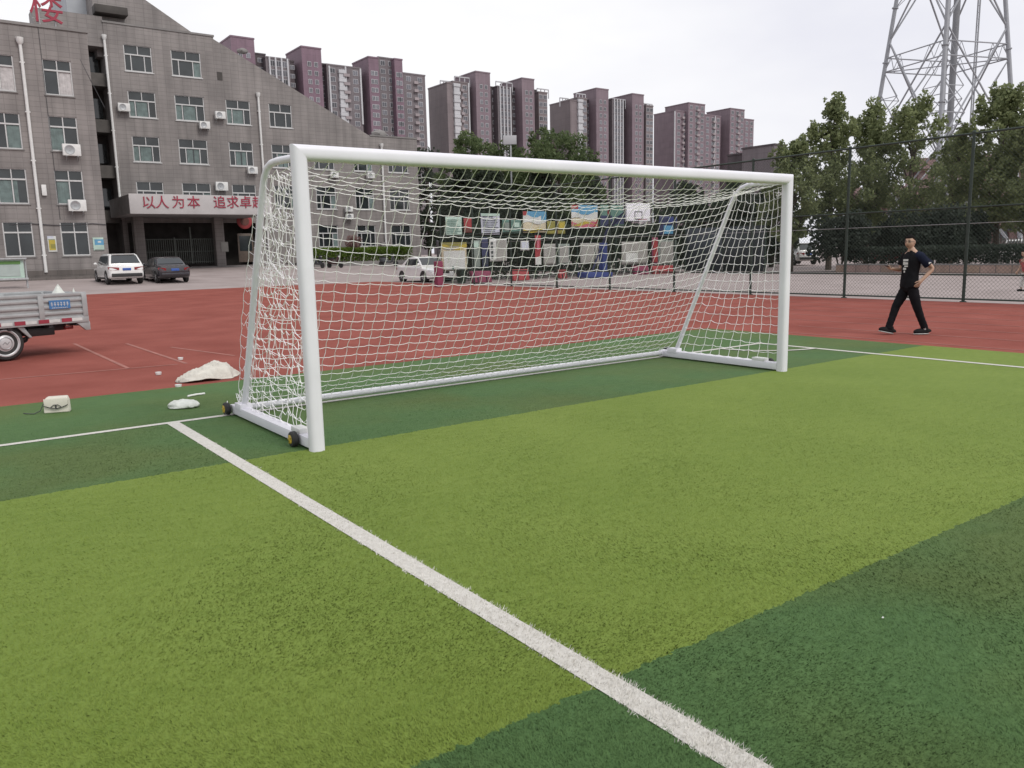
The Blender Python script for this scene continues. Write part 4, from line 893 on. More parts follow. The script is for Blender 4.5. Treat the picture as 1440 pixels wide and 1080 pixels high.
def child():
    p = gp(1440,409); t = thing('person', 'person in red top and white trousers at the right edge beyond the fence', 'person', (p.x,p.y,-.012), rz=R(150))
    M_r2 = mat('faded_red_cotton', (.34,.07,.07), .9, .15, 9); M_w2 = mat('white_cotton', (.6,.58,.56), .9, .08, 9)
    V = [(0,0,.62),(.02,0,.80),(.04,0,.98),(.05,0,1.06),(.07,0,1.10),(0,.07,.60),(.03,.075,.34),(-.04,.075,.07),(0,-.07,.60),(.04,-.075,.34),(.05,-.075,.07),(.04,.14,.97),(.0,.20,.78),(.08,.22,.62),(.04,-.14,.97),(.02,-.2,.78),(.12,-.2,.64)]
    E = [(0,1),(1,2),(2,3),(3,4),(0,5),(5,6),(6,7),(0,8),(8,9),(9,10),(2,11),(11,12),(12,13),(2,14),(14,15),(15,16)]
    RD = [(.10,.08),(.095,.075),(.10,.07),.042,.042,.062,.042,.03,.062,.042,.03,.042,.034,.023,.042,.034,.023]
    hand(V, E, RD, 13, (0,-1,0), (.3,0,-1), 1, .4); hand(V, E, RD, 16, (0,1,0), (.3,0,-1), -1, .4)
    V2 = V[:]; body = skin('body', V2, E, RD, [M_skin], t, 2, 0)
    b = MB(); b.ball((.09,0,1.21),(.085,.07,.108),20,16, f=lambda q: 1+.10*math.exp(-((q.y)/.16)**2-((q.z+.1)/.2)**2)*(q.x>0)); tmp = b.build('x', [M_skin]); bm = bmesh.new(); bm.from_mesh(body.data); bm.from_mesh(tmp.data); bm.to_mesh(body.data); bm.free(); bpy.data.objects.remove(tmp); body.data.shade_smooth()
    b = MB(); b.ball((.08,0,1.235),(.095,.08,.10),18,14); b.f = [f for f in b.f if all(b.v[j][2] > 1.235 or b.v[j][0] < .05 for j in f)]; b.m = [0]*len(b.f); h = b.build('hair', M_hair, t); h.modifiers.new('s','SOLIDIFY').thickness = .006
    skin('top', [(0,0,.58),(.02,0,.78),(.04,0,.96),(.05,0,1.04),(.04,.14,.97),(.01,.18,.84),(.04,-.14,.97),(.02,-.18,.84)], [(0,1),(1,2),(2,3),(2,4),(4,5),(2,6),(6,7)], [(.125,.10),(.118,.095),(.115,.085),.052,.058,.055,.058,.055], M_r2, t)
    skin('trousers', [(0,0,.66),(0,.06,.56),(.03,.075,.34),(-.03,.075,.11),(0,-.06,.56),(.04,-.075,.34),(.05,-.075,.11)], [(0,1),(1,2),(2,3),(0,4),(4,5),(5,6)], [(.12,.10),.082,.06,.05,.082,.06,.05], M_w2, t)
    for x, y in ((-.04,.075),(.05,-.075)):
        b = MB(); b.ball((x+.04,y,.03),(.11,.042,.045),14,8); xf(b, lambda v: Vector((v.x,v.y,max(0,v.z)))); b.build('shoe', M_shoe, t)
child()

# ------------------------------------------------------------------ school building
M_tile = tile_mat('school_tile', (.226,.206,.199), (.250,.228,.219), (.172,.156,.150), .62, .30, .016, 0.0, .34)
M_plinth = tile_mat('plinth_stone', (.125,.108,.10), (.145,.125,.115), (.085,.075,.07), .8, .4, .015, .5, .35)
M_conc = mat('concrete', (.21,.20,.195), .85, .15, 1.2, .3, 30, detail=8)
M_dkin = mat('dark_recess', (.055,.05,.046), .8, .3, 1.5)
M_wfr = mat('white_window_frame', (.52,.52,.52), .4, .08, 6); M_sign = mat('sign_grey_white', (.46,.44,.44), .6, .10, .8, detail=8); M_soff = mat('soffit', (.26,.25,.25), .8, .1, 1)
M_cur = mat('teal_curtain', (.12,.165,.16), .6, .25, 3, spec=.6); M_curw = mat('pale_curtain', (.46,.44,.44), .7, .2, 5)
YW, YM = 51.0, 60.5
def wall(mb, x0, x1, z0, z1, y, holes, depth=.18):
    xs = sorted({x0,x1,*[h[0] for h in holes],*[h[2] for h in holes]}); zs = sorted({z0,z1,*[h[1] for h in holes],*[h[3] for h in holes]})
    xs = [x for x in xs if x0 <= x <= x1]; zs = [z for z in zs if z0 <= z <= z1]
    for i in range(len(xs)-1):
        for j in range(len(zs)-1):
            cx, cz = (xs[i]+xs[i+1])/2, (zs[j]+zs[j+1])/2
            if not any(h[0] < cx < h[2] and h[1] < cz < h[3] for h in holes): mb.quad((xs[i],y,zs[j]),(xs[i+1],y,zs[j]),(xs[i+1],y,zs[j+1]),(xs[i],y,zs[j+1]))
    for a,c,d,e in holes:
        mb.quad((a,y,c),(a,y+depth,c),(a,y+depth,e),(a,y,e)); mb.quad((d,y,e),(d,y+depth,e),(d,y+depth,c),(d,y,c)); mb.quad((a,y,e),(a,y+depth,e),(d,y+depth,e),(d,y,e)); mb.quad((a,y,c),(d,y,c),(d,y+depth,c),(a,y+depth,c))
def window(parent, h, y, style, curtain):
    a,c,d,e = h; w_, h_ = d-a, e-c; zt = c+h_*(.64 if style == 'main' else .70)
    b = MB(); b.box((a,y+.12,c),(d,y+.16,e)); pane = b.build('window', M_glass, parent, world=True, smooth=False)
    pane.location = (0,0,0); o = parent.location
    def sub(name, mb, m): 
        mb.v = [(v[0]-o.x, v[1]-o.y, v[2]-o.z) for v in mb.v]; return mb.build(name, m, pane, smooth=False)
    b = MB(); f = .07; y0, y1 = y+.05, y+.118
    b.box((a,y0,c),(a+f,y1,e)); b.box((d-f,y0,c),(d,y1,e)); b.box((a+f,y0,c),(d-f,y1,c+f)); b.box((a+f,y0,e-f*.6),(d-f,y1,e)); b.box((a+f,y0-.01,zt-.045),(d-f,y1,zt+.045))
    xm = (a+d)/2; b.box((xm-.028,y0,zt+.045),(xm+.028,y1,e-f*.6))
    ms = (.24,.72) if style == 'main' else (.5,)
    for k in ms: b.box((a+w_*k-.032,y0,c+f),(a+w_*k+.032,y1,zt-.045))
    sub('frame', b, M_wfr)
    b = MB(); b.box((a-.06,y-.06,c-.07),(d+.06,y+.05,c-.004)); sub('sill', b, M_conc if style != 'main' else M_wfr)
    if curtain:
        cols = {'t': M_cur, 'w': M_curw}
        for (k0,k1,cc) in curtain:
            b = MB(); n = 10; x0, x1 = a+w_*k0+.05, a+w_*k1-.04
            vs = []
            for i in range(n+1):
                x = x0+(x1-x0)*i/n; yy = y+.112-.006*(i%2); vs += [(x,yy,c+f+.01),(x,yy,zt-.05)]
            b.add(vs, [(2*i,2*i+2,2*i+3,2*i+1) for i in range(n)]); sub('curtain', b, cols[cc])
def rect(y, px0, py0, px1, py1): a, d = on(px0,py0,1,y), on(px1,py1,1,y); return a.x, d.z, d.x, a.z
sch = thing('school_building', 'grey tiled school main block with sloping roofline and white lettered entrance canopy', 'building', (22,YM,1.02))
colX = [(on(176,97,1,YM).x, on(215,97,1,YM).x), (on(248,170,1,YM).x, on(289,170,1,YM).x), (on(319,170,1,YM).x, on(353,170,1,YM).x), (on(379,170,1,YM).x, on(411,170,1,YM).x)]
colX = [(11.85+5.55*k, 11.85+5.55*k+2.15) for k in range(5)] if False else colX
rX = [(on(445,280,1,YM).x,on(473,280,1,YM).x),(on(500,280,1,YM).x,on(526,280,1,YM).x),(on(548,280,1,YM).x,on(576,280,1,YM).x)]
rows = [15.35, 12.10, 8.88, 5.58, 2.35]; WH = 1.85
holes = []; spec = []
for i, (a, d) in enumerate(colX):
    for j, z in enumerate(rows):
        if j == 4 or (i > 1 and j < 1): continue
        holes.append((a,z,d,z+WH)); spec.append((i,j))
for i, (a, d) in enumerate(rX):
    for j in (2,3,4): holes.append((a,rows[j],d,rows[j]+WH)); spec.append((i+4,j))
X0 = on(145,40,1,YM).x; X1 = on(586,200,1,YM).x; ZR = on(586,196,1,YM).z
zg = 1.02
b = MB()
EX0, EX1 = 10.9, 20.6       # entrance opening under the canopy
wall(b, X0, X1, zg-.3, ZR, YM, [h for h in holes if h[3] < ZR+.01] + [(EX0,zg,EX1,4.4)])
# upper stepped wall with sloped right flank
xa = on(300,57,1,YM).x; za = on(300,52,1,YM).z; xb = on(520,188,1,YM).x
top = [h for h in holes if h[3] >= ZR]
xc = colX[3][1]+.35
cut = lambda x: za - .15 + (x-xa)*(ZR-za+.15)/(xb-xa)
wall(b, X0, xa, ZR, za, YM, [h for h in top if h[2] < xa])
mid_h = [h for h in top if h[0] > xa]
# sloped flank as vertical strips, split round the two windows in it
xs = sorted({xa, xb, *[v for h in mid_h for v in (h[0],h[2])]})
for x0, x1 in zip(xs, xs[1:]):
    hh = [h for h in mid_h if h[0] <= x0+1e-6 and h[2] >= x1-1e-6]
    zlo = ZR
    if hh:
        h = hh[0]; b.quad((x0,YM,h[3]),(x1,YM,h[3]),(x1,YM,max(cut(x1),h[3]+.02)),(x0,YM,max(cut(x0),h[3]+.02)))
        if h[1] > ZR: b.quad((x0,YM,ZR),(x1,YM,ZR),(x1,YM,h[1]),(x0,YM,h[1]))
    else: b.quad((x0,YM,zlo),(x1,YM,zlo),(x1,YM,cut(x1)),(x0,YM,cut(x0)))
for h in mid_h:
    a,c,d,e = h; dp = .18
    b.quad((a,YM,c),(a,YM+dp,c),(a,YM+dp,e),(a,YM,e)); b.quad((d,YM,e),(d,YM+dp,e),(d,YM+dp,c),(d,YM,c)); b.quad((a,YM,e),(a,YM+dp,e),(d,YM+dp,e),(d,YM,e)); b.quad((a,YM,c),(d,YM,c),(d,YM+dp,c),(a,YM+dp,c))
YB = YM+14
b.quad((X1,YM,zg-.3),(X1,YB,zg-.3),(X1,YB,ZR),(X1,YM,ZR)); b.quad((xb,YM,ZR),(X1,YM,ZR),(X1,YB,ZR),(xb,YB,ZR)); b.quad((xa,YM,cut(xa)),(xb,YM,ZR),(xb,YB,ZR),(xa,YB,cut(xa))); b.quad((xa,YM,cut(xa)),(xa,YB,cut(xa)),(xa,YB,za),(xa,YM,za)); b.quad((X0,YM,za),(xa,YM,za),(xa,YB,za),(X0,YB,za))
b.quad((X0,YB,zg),(X0,YM,zg),(X0,YM,za),(X0,YB,za)); b.quad((X1,YB,zg),(X0,YB,zg),(X0,YB,za),(xa,YB,za),(xb,YB,ZR),(X1,YB,ZR))
b.build('wall', M_tile, sch, world=True, smooth=False)
# back-set gable tower behind the parapet
g0 = on(97,40,1,YM+1.2).x; g1 = on(126,40,1,YM+1.2).x
prof = [(on(125,-40,1,YM+1).x,za-2.2),(on(125,-40,1,YM+1).x,on(125,-40,1,YM+1).z),(on(172,-22,1,YM+1).x,on(172,-22,1,YM+1).z),(on(272,47,1,YM+1).x,on(272,47,1,YM+1).z-.05),(on(276,80,1,YM+1).x,za-2.2)]
b = MB(); b.prism([(x,YM+.9,z) for x, z in prof], (0,12,0)); b.build('gable', M_tile, sch, world=True, smooth=False)
M_pale = mat('pale_render', (.40,.42,.45), .8, .08, 1)
b = MB(); b.box((on(97,40,1,YM+3.2).x,YM+3.2,za-3),(prof[0][0]+.35,YM+11,prof[1][1]-.1)); b.build('stair_tower', M_pale, sch, world=True, smooth=False)
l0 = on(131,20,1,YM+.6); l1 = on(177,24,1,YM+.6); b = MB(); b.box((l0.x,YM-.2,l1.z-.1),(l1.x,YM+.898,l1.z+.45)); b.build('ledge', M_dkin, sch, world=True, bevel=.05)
# parapet coping and rubble on the slope
b = MB(); b.box((X0-.05,YM-.06,za+.003),(xa+.06,YM+.3,za+.14)); b.build('coping', M_conc, sch, world=True); b = MB(); b.box((xb,YM-.06,ZR+.003),(X1+.06,YM+.3,ZR+.12)); b.build('coping', M_conc, sch, world=True)
for px, py, s_ in ((533,186,.75),(489,178,.45),(341,70,.45)):
    p = on(px,py,1,YM+1); bb = MB(); bb.ball((p.x,YM+1,p.z-s_*.25),(s_,s_*.6,s_*.5),14,10,f=lambda q: 1+.3*pnoise(q*2)); bb.build('roof_rubble', M_conc, sch, world=True)
hn = random.Random(11)
for h, (i, j) in zip(holes, spec):
    cu = []
    if j in (1,2) and i < 4 and hn.random() < .8: cu = [(.26,.5,'t'),(.5,.71,'t')] if hn.random() < .5 else [(0,.24,'t'),(.26,.7,'t')]
    elif hn.random() < .4: cu = [(.73,1,'t')]
    window(sch, h, YM, 'main', cu)
h = rect(YM,305,101,313,113); b = MB(); b.box((h[0],YM-.03,h[1]),(h[2],YM+.05,h[3])); b.build('vent_opening', M_dkin, sch, world=True)
for px, py0, py1 in ((146.5,54,280),(363,135,372),(536.5,206,372)):
    t_ = on(px,py0,1,YM-.16); bt = on(px,py1,1,YM-.16); b = MB(); z1 = max(bt.z, 1.1); b.tube([(t_.x,YM-.16,t_.z),(t_.x,YM-.16,z1 if py1 > 300 else 6.2)], .085, 10); b.lathe((t_.x,YM-.16,t_.z-.1),(0,0,1),[(0,.09),(.15,.16),(.35,.18),(.36,.1)],10)
    for k in range(4): zz = t_.z-1.2-k*2.6; b.box((t_.x-.12,YM-.2,zz),(t_.x+.12,YM+.01,zz+.06))
    b.build('drain_pipe', M_whited, sch, world=True)
# recessed stair strip between wing and main block
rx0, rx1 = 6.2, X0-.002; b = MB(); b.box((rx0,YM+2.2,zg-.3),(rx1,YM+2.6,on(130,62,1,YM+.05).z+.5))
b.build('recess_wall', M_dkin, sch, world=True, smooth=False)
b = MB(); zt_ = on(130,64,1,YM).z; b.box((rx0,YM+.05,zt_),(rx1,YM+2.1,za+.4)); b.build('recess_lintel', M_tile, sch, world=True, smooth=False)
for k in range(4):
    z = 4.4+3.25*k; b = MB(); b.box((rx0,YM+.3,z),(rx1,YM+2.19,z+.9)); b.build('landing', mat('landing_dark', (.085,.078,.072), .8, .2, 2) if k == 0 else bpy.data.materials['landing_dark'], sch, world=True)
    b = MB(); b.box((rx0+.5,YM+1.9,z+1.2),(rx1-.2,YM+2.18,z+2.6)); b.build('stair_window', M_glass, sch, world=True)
# entrance canopy
CX0, CX1, CY, CZ0, CZ1 = on(182,286,1,54).x, on(381,286,1,54).x, 54.0, 4.74, 6.06
b = MB(); b.box((CX0,CY+.08,CZ0+.0),(CX1,YM-.005,CZ1-.25)); cp = b.build('canopy', M_soff, sch, world=True, smooth=False)
b = MB(); b.box((CX0-.02,CY-.06,CZ0-.02),(CX1+.02,CY+.078,CZ1)); b.v = [(v[0]-22,v[1]-YM,v[2]-1.02) for v in b.v]; fas = b.build('fascia', M_sign, cp, bevel=.02)
M_let = mat('red_lettering', (.30,.022,.05), .5, .1, 4)
xs_ = [198,214,236,254,275,300,320,340,358]
for ch, px in zip('以人为本追求卓越', (209,228,251,272.5,309,327.5,345.5,363.5)):
    p = on(px, 285.5, 1, CY-.1); m_ = text_mb(ch, .92, .025); xf(m_, lambda v: Vector((p.x-22+v.x*1.0, CY-.095-YM-v.z, p.z-1.02+v.y+.0))); m_.build('lettering', M_let, cp, smooth=False)
b = MB(); b.box((CX0-.03,CY+.08,CZ0+.0),(CX0+.02,YM,CZ1-.05)); b.v = [(v[0]-22,v[1]-YM,v[2]-1.02) for v in b.v]; b.build('side_fascia', M_conc, cp)
# entrance: lobby behind the opening, pillars, gate, door, steps
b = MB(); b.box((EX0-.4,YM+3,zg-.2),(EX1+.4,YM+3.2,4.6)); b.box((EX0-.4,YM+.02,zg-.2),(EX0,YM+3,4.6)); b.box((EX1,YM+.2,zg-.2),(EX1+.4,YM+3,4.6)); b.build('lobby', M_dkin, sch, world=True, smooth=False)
for px in (197,309):
    p = on(px,350,1,59.2); b = MB(); b.box((p.x-.35,58.9,gz(58.9)-.05),(p.x+.35,59.6,CZ0-.003)); b.build('pillar', M_tile, sch, world=True, bevel=.02)
M_gate = mat('gate_grey_green', (.10,.115,.10), .5, .15, 5)
gx0, gx1 = on(203,350,1,YM-.4).x, on(303,350,1,YM-.4).x; gzz = on(250,371,1,YM-.4).z; gzt = on(250,336,1,YM-.4).z
b = MB(); n = 34
for k in range(n+1): x = gx0+(gx1-gx0)*k/n; b.box((x-.02,YM-.42,gzz),(x+.02,YM-.38,gzt))
for z in (gzz+.1,gzz+.9,gzt-.05): b.box((gx0,YM-.378,z),(gx1,YM-.34,z+.06))
for k in (0,.42,.65,1): x = gx0+(gx1-gx0)*k; b.box((x-.05,YM-.46,gzz),(x+.05,YM-.421,gzt+(.9 if k == .65 else .12)))
gt = b.build('gate', M_gate, sch, world=True, smooth=False)
dX0, dX1 = on(335,350,1,YM-.05).x, on(357,350,1,YM-.05).x
b = MB(); b.box((dX0,YM-.06,gzz),(dX1,YM+.02,gzt+.4)); dr = b.build('door', mat('brown_door', (.10,.075,.06), .5, .15, 5), sch, world=True, bevel=.02)
b = MB(); b.cbox(((dX0+dX1)/2-22,-.075,(gzt-.4)-1.02),(1.0,.02,1.2)); b.build('door_glass', M_glass, dr)
b = MB(); p = on(316,347,1,58.87); b.cbox((p.x,58.87,p.z),(.55,.03,.75)); b.build('notice', C['gry'], sch, world=True)
p = on(344,311,1,YM-.1); b = MB(); b.lathe((p.x,YM-.03,p.z),(0,-1,0),[(0,.62),(.05,.62),(.08,.56)],28); rs_ = b.build('round_emblem', C['red'], sch, world=True)
b = MB(); b.lathe((p.x-22,-.115,p.z-1.02),(0,-1,0),[(0,.36),(.015,.36)],24); b.build('emblem_centre', C['brown'], rs_)
b = MB()
for k in range(6): b.box((EX0-1.5,YM-3.3+k*.36,.55),(22.5,YM-3.3+(k+1)*.36-.003 if k < 5 else YM-.003,.80+.04*k+.0))
tag(b.build('entrance_steps', M_conc, None, bevel=.015), kind='structure')
# right-hand lower facade: bars and small sign box
b = MB(); b.cbox((on(540,345,1,YM).x,YM-.12,on(540,345,1,YM).z),(.7,.2,.55)); b.build('meter_box', M_conc, sch, world=True, bevel=.02)

wing = thing('school_wing', 'grey tiled school wing with tall windows projecting at the left edge', 'building', (-3,YW,.5))
WX1 = 7.72; WZ = 15.36; hs_ = []
colA = (on(5,335,1,YW).x, on(46,335,1,YW).x); colB = (on(86,335,1,YW).x, on(125.5,335,1,YW).x)
wr_ = [11.55, 8.28, 5.10, 1.98]
step = colB[0]-colA[0]
wc = [(colB[0]-k*step, colB[1]-k*step) for k in range(5)]
for k, (a, d) in enumerate(wc):
    for z in wr_: hs_.append((a,z,d,z+2.05))
b = MB(); wall(b, -18, WX1, .2, WZ, YW, hs_, .2); YWB = YM-.01
b.quad((WX1,YW,.2),(WX1,YWB,.2),(WX1,YWB,WZ),(WX1,YW,WZ)); b.quad((-18,YW,WZ),(WX1,YW,WZ),(WX1,YWB,WZ),(-18,YWB,WZ)); b.quad((-18,YWB,.2),(-18,YW,.2),(-18,YW,WZ),(-18,YWB,WZ)); b.quad((WX1,YWB,.2),(-18,YWB,.2),(-18,YWB,WZ),(WX1,YWB,WZ))
b.build('wall', M_tile, wing, world=True, smooth=False)
b = MB(); b.box((-18,YW-.07,WZ+.003),(WX1+.07,YW+.3,WZ+.16)); b.build('coping', M_conc, wing, world=True)
b = MB(); b.box((-18,YW-.10,.2),(WX1+.06,YW-.003,1.12)); b.build('plinth', M_plinth, wing, world=True, smooth=False)
b = MB(); b.box((-18,YW-.62,.25),(6.9,YW-.102,.70)); b.build('drain_kerb', M_plinth, wing, world=True, bevel=.02)
for k, h in enumerate(hs_):
    r = k % 4; c_ = k//4
    cu = {0:[(.5,1,'w')],1:[(0,.5,'t')],2:[(0,.5,'t')]}.get(r, []) if c_ == 0 else ({0:[(.0,.5,'w'),(.5,1,'w')],1:[(.5,1,'t')],2:[(0,.5,'t'),(.5,.7,'t')]}.get(r, []))
    window(wing, h, YW, 'wing', cu)
t_ = on(28,60,1,YW-.14); b = MB(); b.tube([(t_.x,YW-.14,t_.z),(t_.x,YW-.14,1.0)], .09, 10); b.lathe((t_.x,YW-.14,t_.z-.1),(0,0,1),[(0,.1),(.15,.19),(.4,.21),(.41,.12)],10)
for k in range(5): b.box((t_.x-.13,YW-.2,2+k*2.8),(t_.x+.13,YW+.01,2.07+k*2.8))
b.build('drain_pipe', M_whited, wing, world=True)
b = MB(); zc = on(140,312,1,YW).z; pc = [(x, YW-.05, zc-.10-.12*abs(math.sin(x*.9))) for x in np.linspace(2.5,WX1,14)]; b.tube(pc, .025, 5)
px_ = on(63,125,1,YW).x; b.tube([(px_,YW-.03,WZ),(px_+.05,YW-.03,4.2)], .018, 4); b.tube([(px_+1.4,YW+.05,WZ+.1),(px_+3.2,YW-.05,11.0)], .018, 4); b.build('cable', M_dark, wing, world=True)
# lamp box on wall
p = on(62,268,1,YW-.1); b = MB(); b.box((p.x-.13,YW-.16,p.z-.3),(p.x+.13,YW-.003,p.z+.35)); b.build('lamp_box', M_whited, wing, world=True, bevel=.03)
# rooftop character
rs = thing('rooftop_character', 'big red rooftop character on two thin posts above the school wing', 'sign', (on(66,20,1,52).x,52,WZ))
p = on(66,13,1,52); m_ = text_mb('楼', 2.05, .07); xf(m_, lambda v: Vector((v.x*.94, -v.z, p.z-WZ+v.y))); m_.build('character', M_let, rs, smooth=False)
b = MB()
for dx in (-.42,.42): b.tube([(dx,.1,-.0),(dx,.1,1.3)], .03, 6); b.tube([(dx,.1,.9),(dx,1.0,0)], .02, 5)
b.tube([(-.8,.09,.75),(.8,.09,.75)], .025, 5); b.build('post', M_galv, rs)

# air conditioners
def ac(label, px, py, Y, big=1.0):
    p = on(px,py,1,Y-.35); t = thing('air_conditioner', label, 'air conditioner', (p.x,Y-.35,p.z), 'air conditioners on the school walls'); w_, h_, d_ = .86*big, .60*big, .32
    b = MB(); b.cbox((0,0,0),(w_,d_,h_)); b.build('casing', M_whited, t, bevel=.02)
    b = MB(); b.lathe((-.10*big,-.161,0),(0,-1,0),[(0,.25*big),(.008,.25*big),(.012,.22*big),(.004,.20*big),(.004,.05),(.014,.04)],22); b.build('fan_grille', M_steel, t)
    b = MB()
    for sx in (-.3,.3): b.box((sx-.02,-.16,-h_/2-.05),(sx+.02,.345,-h_/2-.003)); b.tube([(sx,-.12,-h_/2-.03),(sx,.33,-h_/2-.3)], .015, 4)
    b.build('bracket', M_galv, t)
ac('white air conditioner under the wing window of the third floor', 100.5,211,YW,1.15); ac('white air conditioner under the wing window of the second floor', 108.5,289,YW,1.15)
ac('small white air conditioner left of the topmost curtained main block window', 174,151,YM,.95); ac('white air conditioner below right corner of a third floor window', 287.5,176,YM,.9); ac('white air conditioner left of the window beside the middle drain pipe', 309.5,162,YM,.9)
ac('white air conditioner below the second floor window left of the goal', 355,239.5,YM,.9); ac('white air conditioner directly above the lettered canopy', 311.5,262,YM,1.1); ac('white air conditioner seen through net just below the crossbar, left', 470,246,YM,.8); ac('white air conditioner seen through net just below the crossbar, right', 521,247,YM,.8)
ac('upper of two stacked air conditioners seen through the net', 490.5,294,YM,.75); ac('lower of two stacked air conditioners seen through the net', 491.5,304.5,YM,.75)
# posters on the wing wall
def poster(label, r, base, art):
    a, d = on(r[0],r[1],1,YW-.05), on(r[2],r[3],1,YW-.05); t = thing('wall_poster', label, 'poster', (a.x,YW-.05,d.z)); w_, h_ = d.x-a.x, a.z-d.z
    b = MB(); b.box((0,0,0),(w_,.03,h_)); b.build('board', C[base], t, bevel=.006); cols = [k[0] for k in art]; pr = MB()
    for n_, (cn, pts) in enumerate(art): pr.quad(*[(u*w_,-.004-.002*n_,v*h_) for u,v in pts], mi=n_)
    pr.build('print', [C[k] for k in cols], t, smooth=False)
poster('yellow and green notice in white frame beside the wing drain pipe', (66,332,81,354), 'white', [('lav',r_(0,.86,.7,1)),('yel',r_(.12,.1,.85,.76)),('olive',r_(.3,.2,.85,.5)),('teal',r_(.05,.77,.85,.80))])
poster('blue and green poster at the right corner of the wing', (130,334,147,352), 'mint', [('sky',r_(.15,.42,1,.86)),('white',r_(.45,.6,.75,.72)),('grg',r_(.1,.0,1,.08)),('mint',r_(0,.86,.6,1))])
# glazed notice board at the left edge
p = on(40,392,1,44.5); nb = thing('notice_board', 'pale green glazed notice board on posts at the left edge', 'notice board', (p.x,44.5,gz(44.5)))
h0, h1 = on(20,391,1,44.5).z-gz(44.5), on(20,365,1,44.5).z-gz(44.5); b = MB(); b.box((-4.2,-.06,h0),(-.15,.06,h1)); b.build('panel', C['mint'], nb, bevel=.02)
b = MB(); b.box((-4.1,-.085,h0+.1),(-.35,-.062,h1-.28)); b.build('glass', mat('pale_glass', (.36,.42,.40), .15, .1, 2), nb)
b = MB(); b.box((-4.3,-.12,h0-.1),(.0,.12,h0-.003)); b.box((-4.3,-.25,h1+.003),(.0,.25,h1+.08)); b.build('frame', M_galv, nb, bevel=.01)
for x in (-4.1,-.06):
    b = MB(); b.tube([(x,.13,0),(x,.13,h1)], .05, 8); b.build('post', M_galv, nb)
b = MB(); b.box((-4.0,-.09,h1-.24),(-.3,-.064,h1-.08)); b.build('header', mat('leaf_green_print', (.10,.22,.06), .6, .1, 5), nb)

# planter and hedge in front of the main block
PX0, PX1 = on(436,380,1,55.0).x, on(566,376,1,55.0).x
b = MB(); b.box((PX0,55.0,.5),(PX1+1.5,55.22,gz(55)+.34)); b.box((PX0,55.22,.5),(PX0+.22,YM-.3,gz(55)+.34)); tag(b.build('planter_kerb', M_conc, None, bevel=.02), 'pale concrete planter kerb below the bright hedge', 'kerb')

# ------------------------------------------------------------------ vegetation
def leaf_mat(name, c1, c2):
    m = mat(name, c1, .6, .2, .5, isl=.65, col2=c2, spec=.25); N = m.node_tree.nodes; L = m.node_tree.links; b = N['Principled BSDF']
    tr_ = N.new('ShaderNodeBsdfTranslucent'); ms = N.new('ShaderNodeMixShader'); ms.inputs[0].default_value = .5; src = b.inputs['Base Color'].links[0].from_socket
    L.new(src, tr_.inputs[0]); L.new(b.outputs[0], ms.inputs[1]); L.new(tr_.outputs[0], ms.inputs[2]); L.new(ms.outputs[0], N['Material Output'].inputs[0]); return m
M_lf_r = leaf_mat('leaf_plane_tree', (.120,.150,.075), (.32,.36,.175)); M_lf_d = leaf_mat('leaf_dark', (.034,.046,.034), (.085,.105,.070)); M_lf_g = leaf_mat('leaf_green', (.065,.100,.045), (.170,.215,.095)); M_lf_h = leaf_mat('leaf_hedge', (.075,.135,.020), (.185,.27,.045)); M_lf_s = leaf_mat('leaf_shrub', (.028,.038,.031), (.064,.080,.060))
M_lf_p = leaf_mat('flower_pink', (.16,.09,.075), (.42,.27,.26))
def leaves_mesh(pts, nrm, size, m, name):
    n = len(pts); d = rng.normal(size=(n,3)); d += nrm*.6; d /= np.linalg.norm(d, axis=1)[:,None]
    u = np.cross(d, rng.normal(size=(n,3))); u /= np.linalg.norm(u, axis=1)[:,None]; v = np.cross(d, u); s = size*(.6+.8*rng.random(n))[:,None]
    P = np.empty((n,4,3)); P[:,0] = pts-u*s; P[:,1] = pts+v*s*.55; P[:,2] = pts+u*s; P[:,3] = pts-v*s*.55
    me = bpy.data.meshes.new(name); me.vertices.add(4*n); me.vertices.foreach_set('co', P.ravel()); me.loops.add(4*n); me.loops.foreach_set('vertex_index', np.arange(4*n)); me.polygons.add(n); me.polygons.foreach_set('loop_start', np.arange(0,4*n,4)); me.materials.append(m); me.update(calc_edges=True); return me
def crown_pts(clumps, per):
    A = []; B = []
    for (c, r) in clumps:
        k = int(per*r*r); d = rng.normal(size=(k,3)); d /= np.linalg.norm(d, axis=1)[:,None]; rr = r*(.35+.65*rng.random(k)**.5)[:,None]
        sq = np.array([1,1,.85]); A.append(np.array(c)+d*rr*sq); B.append(d)
    return np.concatenate(A), np.concatenate(B)
